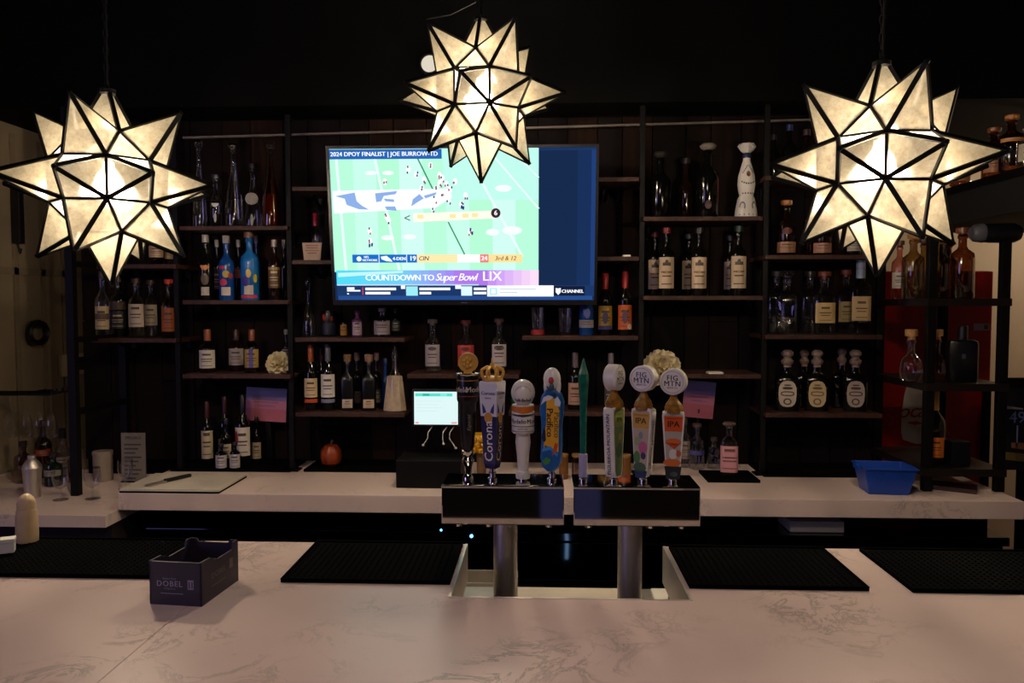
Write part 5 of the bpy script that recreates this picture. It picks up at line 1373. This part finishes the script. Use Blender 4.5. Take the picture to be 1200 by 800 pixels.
for xx, yy in ((-.16, -.7), (-.16, .4), (.5, -.7), (.5, .4)):
    MB().box(xx - .012, xx + .012, yy - .012, yy + .012, zt, 2.9 - 1.90 if yy < 0 else 2.34 - 1.90).build('hanger', M['black'], oh, 0)
SH['OH'] = 2.01
def ohb(px, py, Y, wd, look, **k):
    x = X(px, Y); bottle(x, Y, 2.01, at(px, py, Y).z - 2.01, wd / 900 * Y / 2, label=look, group='bottles on the overhead shelf', **k)
ohb(1120, 178, 2.93, 22, 'amber bottle on overhead shelf, farthest back of them', kind='squat', glass='g_amber', labels=[(.12, .4, '#a8743c')], cap=('cork', '#5a3820'))
ohb(1158, 150, 2.76, 24, 'amber bottle with red neck on overhead shelf beside right star point', kind='squat', glass='g_amber', liquid='l_amber', labels=[(.1, .35, '#a06a3c')], cap=('cork', '#7a4420'))
ohb(1178, 135, 2.62, 25, 'amber bottle with orange label on overhead shelf', kind='squat', glass='g_amber', labels=[(.55, .75, '#b87c44')], cap=('cork', '#a86c34'))
ohb(1200, 150, 2.52, 27, 'clear bottle with white label on overhead shelf, nearest the edge', kind='squat', glass='g_clear', labels=[(.1, .6, '#a89c8c')], cap=('cork', '#8a8078'))

bl_ = thing('wall_spotlight', 'rounded black spotlight with grey face on the rack top', 'spotlight', at(1170, 273, 2.72))
m = MB(); m.M = Matrix.Rotation(pi / 2, 4, 'Y'); m.lathe([(0, -.075), (.022, -.07), (.032, -.05), (.034, 0), (.034, .05), (.026, .068), (0, .072)], 20); m.build('lamp_housing', M['darkplastic'], bl_)
m = MB(); m.M = Matrix.Rotation(pi / 2, 4, 'Y'); m.lathe([(0, -.095), (.02, -.092), (.03, -.08), (.0335, -.055)], 20); m.build('lamp_face', paint('#55555c'), bl_)
MB().box(-.012, .012, .03, .045, -.03, .03).build('mount', M['black'], bl_, 0)

sb = thing('poster_panel', 'dark panel showing a pale number 49 at the right edge', 'poster', at(1192, 492, 2.95))
MB().box(-.055, .12, .0, .012, -.19, .16).build('panel', paint('#0c0e16', .5), sb, 0)
m = MB()
zo = 0
m.text('49', .062, lambda x, y: (.0 + x, -.001, .008 + y), S('#7c98c4'), bold=.0)
for pts, c in (([(-.002, -.02), (.004, -.02), (.004, -.105), (-.002, -.105)], '#9ab0c8'), ([(-.05, .055), (.02, .045), (.02, .04), (-.05, .042)], '#b0a8a0'), ([(-.02, -.085), (.11, -.09), (.11, -.125), (-.02, -.105)], '#a8764c'), ([(-.05, -.12), (.11, -.135), (.11, -.165), (-.05, -.15)], '#8a7440')):
    m.add([(x, -.0012, z) for x, z in pts], [tuple(range(len(pts)))], S(c))
m.build('print', M['pr'], sb, 0)
MB().box(-.055, .12, -.006, .0, .125, .16).build('top_roll', M['black'], sb, 0)
MB().box(.02, .05, .0, .03, -sb.location.z, -.19).build('stand', M['black'], sb, 0)
MB().box(-.05, .12, -.03, .06, -sb.location.z, -sb.location.z + .02).build('foot', M['black'], sb, 0)

# ------------------------------------------------------------------ far left: thermostat, glass rack, hanging glasses, clutter
th = thing('thermostat', 'cream wall thermostat with grey display on the left wall', 'thermostat', (-2.27, 3.61, at(68, 427, 3.6).z))
MB().box(0, .022, -.10, .10, -.052, .052).build('cover', M['cream'], th, 0, .004)
MB().box(.022, .025, .0, .085, -.03, .034).build('display', paint('#1a1816'), th, 0)
gr = thing('glass_rack', 'black wire glass rack hanging at the far left', 'rack', (-2.0, 2.95, at(30, 461, 2.95).z))
m = MB()
xl, xr = -.268, X(68, 2.95) + 2.0
for yy in (-.05, -.015, .02, .055):
    m.tube([(xl, yy, 0), (xr - .01, yy, .002), (xr, yy, .006), (xr, yy, .022)], .004, 6)
for xx in (xl + .03, 0, xr - .07): m.tube([(xx, -.06, .008), (xx, .065, .008)], .004, 6)
m.build('wire_rails', M['black'], gr)
for n, px in enumerate((9, 28, 43, 57)):
    g = thing('wine_glass', 'upside-down wine glass hanging from the wire rack, %s from the left' % ORD[n], 'wine glass', (X(px, 2.95), 2.952, gr.location.z - .018), 0, 'hanging wine glasses')
    MB().lathe([(.021, .016), (.021, .0145), (.004, .010)], 22).build('foot', M['g_wine'], g)
    MB().lathe([(.0035, .011), (.003, -.02), (.0032, -.055)], 10).build('stem', M['g_wine'], g)
    MB().lathe([(.0032, -.055), (.013, -.068), (.0215, -.095), (.0225, -.120), (.019, -.155)], 24).build('bowl', M['g_wine'], g)
# black hose loops at the left edge
hk = thing('hose_coil', 'black hose hooked on the wall at the left edge', 'hose', (-2.255, 3.33, at(2, 390, 3.3).z))
m = MB(); m.tube([(.015, .06 * cos(q * pi / 8), .045 * sin(q * pi / 8)) for q in range(16)], .014, 8, closed=True); m.build('coil', M['darkplastic'], hk)
MB().tube([(-.014, 0, .045), (.02, 0, .045)], .008, 8).build('hook', M['black'], hk)
hb = thing('wall_phone', 'black handset bar on the wall at the left edge beside left star', 'handset', (-2.262, 3.235, at(2, 250, 3.23).z))
MB().box(-.007, .03, -.02, .02, -.13, .13).build('body', M['darkplastic'], hb, 0, .006)
MB().tube([(.01, 0, -.13), (.012, .01, -.17), (.01, .02, -.15)], .004, 6).build('cord', M['darkplastic'], hb)

LZ = .86
SH['L'] = LZ
shelf_bottles('L', 'on far-left lower counter', 'bottles on the far-left lower counter', [
    (23, 517, 20, 2.97, 'brown bottle with dark cap', D(kind='squat', glass='g_amber', liquid='l_amber', cap=('screw', '#221a16'))),
    (47, 492, 19, 3.07, 'dark reddish bottle', D(kind='wine', glass='g_brown', labels=[(.42, .55, '#8a2a20')], cap=('screw', '#2a1c16'))),
    (58, 530, 20, 2.92, 'squat green bottle with pale label', D(kind='squat', glass='g_green', labels=[(.35, .55, '#8a8478')], cap=('screw', '#26221e'))),
    (70, 502, 17, 3.08, 'clear bottle with black cap', D(kind='squat', glass='g_clear', labels=[(.2, .5, '#8a8070')], cap=('screw', '#141210'), caph=.2)),
    (82, 520, 13, 2.99, 'small reddish bottle', D(kind='spirit', glass='g_red', labels=[(.3, .6, '#7a6a60')], cap=('screw', '#3a1c1c')))])
sk = thing('cocktail_shaker', 'steel cocktail shaker on the far-left lower counter', 'shaker', (X(33, 2.74), 2.74, LZ + .0005))
MB().lathe([(0, 0), (.026, 0), (.031, .08), (.033, .11), (0, .11)], 24).build('tin', M['brushed'], sk)
MB().lathe([(.033, .11), (.031, .118), (.018, .138), (.014, .142), (.014, .155), (0, .157)], 24).build('lid', M['brushed'], sk)
ml = thing('menu_sheet', 'white menu sheet with printed lines at left end of back bar', 'menu', (X(154, 2.99), 2.99, LZ))
zm0, zm1 = at(150, 566, 2.99).z - LZ, at(150, 507, 2.99).z - LZ
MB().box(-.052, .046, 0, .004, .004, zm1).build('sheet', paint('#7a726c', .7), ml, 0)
m = MB()
m.text('SPECIALS', .016, lambda x, y: (-.003 + x, -.0008, zm1 - .02 + y), S('#2c2826'), bold=.02)
for k in range(9): m.add([(-.04, -.0008, zm1 - .05 - k * .017), (.03 - .012 * (k % 3), -.0008, zm1 - .05 - k * .017), (.03 - .012 * (k % 3), -.0008, zm1 - .044 - k * .017), (-.04, -.0008, zm1 - .044 - k * .017)], [(0, 1, 2, 3)], S('#3c3836'))
m.build('print', M['pr'], ml, 0)
MB().box(-.052, .046, -.01, .03, 0, .004).build('sheet_foot', M['black'], ml, 0)
wc = thing('white_canister', 'plain white canister behind the left frame on lower counter', 'canister', (X(117, 3.02), 3.02, LZ + .0005))
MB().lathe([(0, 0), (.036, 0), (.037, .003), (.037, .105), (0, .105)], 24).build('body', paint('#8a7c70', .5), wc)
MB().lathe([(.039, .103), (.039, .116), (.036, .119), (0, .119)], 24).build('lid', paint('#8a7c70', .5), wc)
for n, (px, Y) in enumerate(((66, 2.70), (104, 2.72), (143, 2.87))):
    g = thing('stem_glass', ('small clear glass standing behind the squeeze bottle', 'clear glass standing right of the left frame post', 'clear glass standing before the menu sheet')[n], 'glass', (X(px, Y), Y, LZ + .0005))
    MB().lathe([(.026, 0), (.026, .002), (.004, .006), (.0035, .04)], 20).build('foot', M['g_wine'], g)
    MB().lathe([(.0035, .04), (.02, .05), (.028, .075), (.027, .115)], 20).build('bowl', M['g_wine'], g)
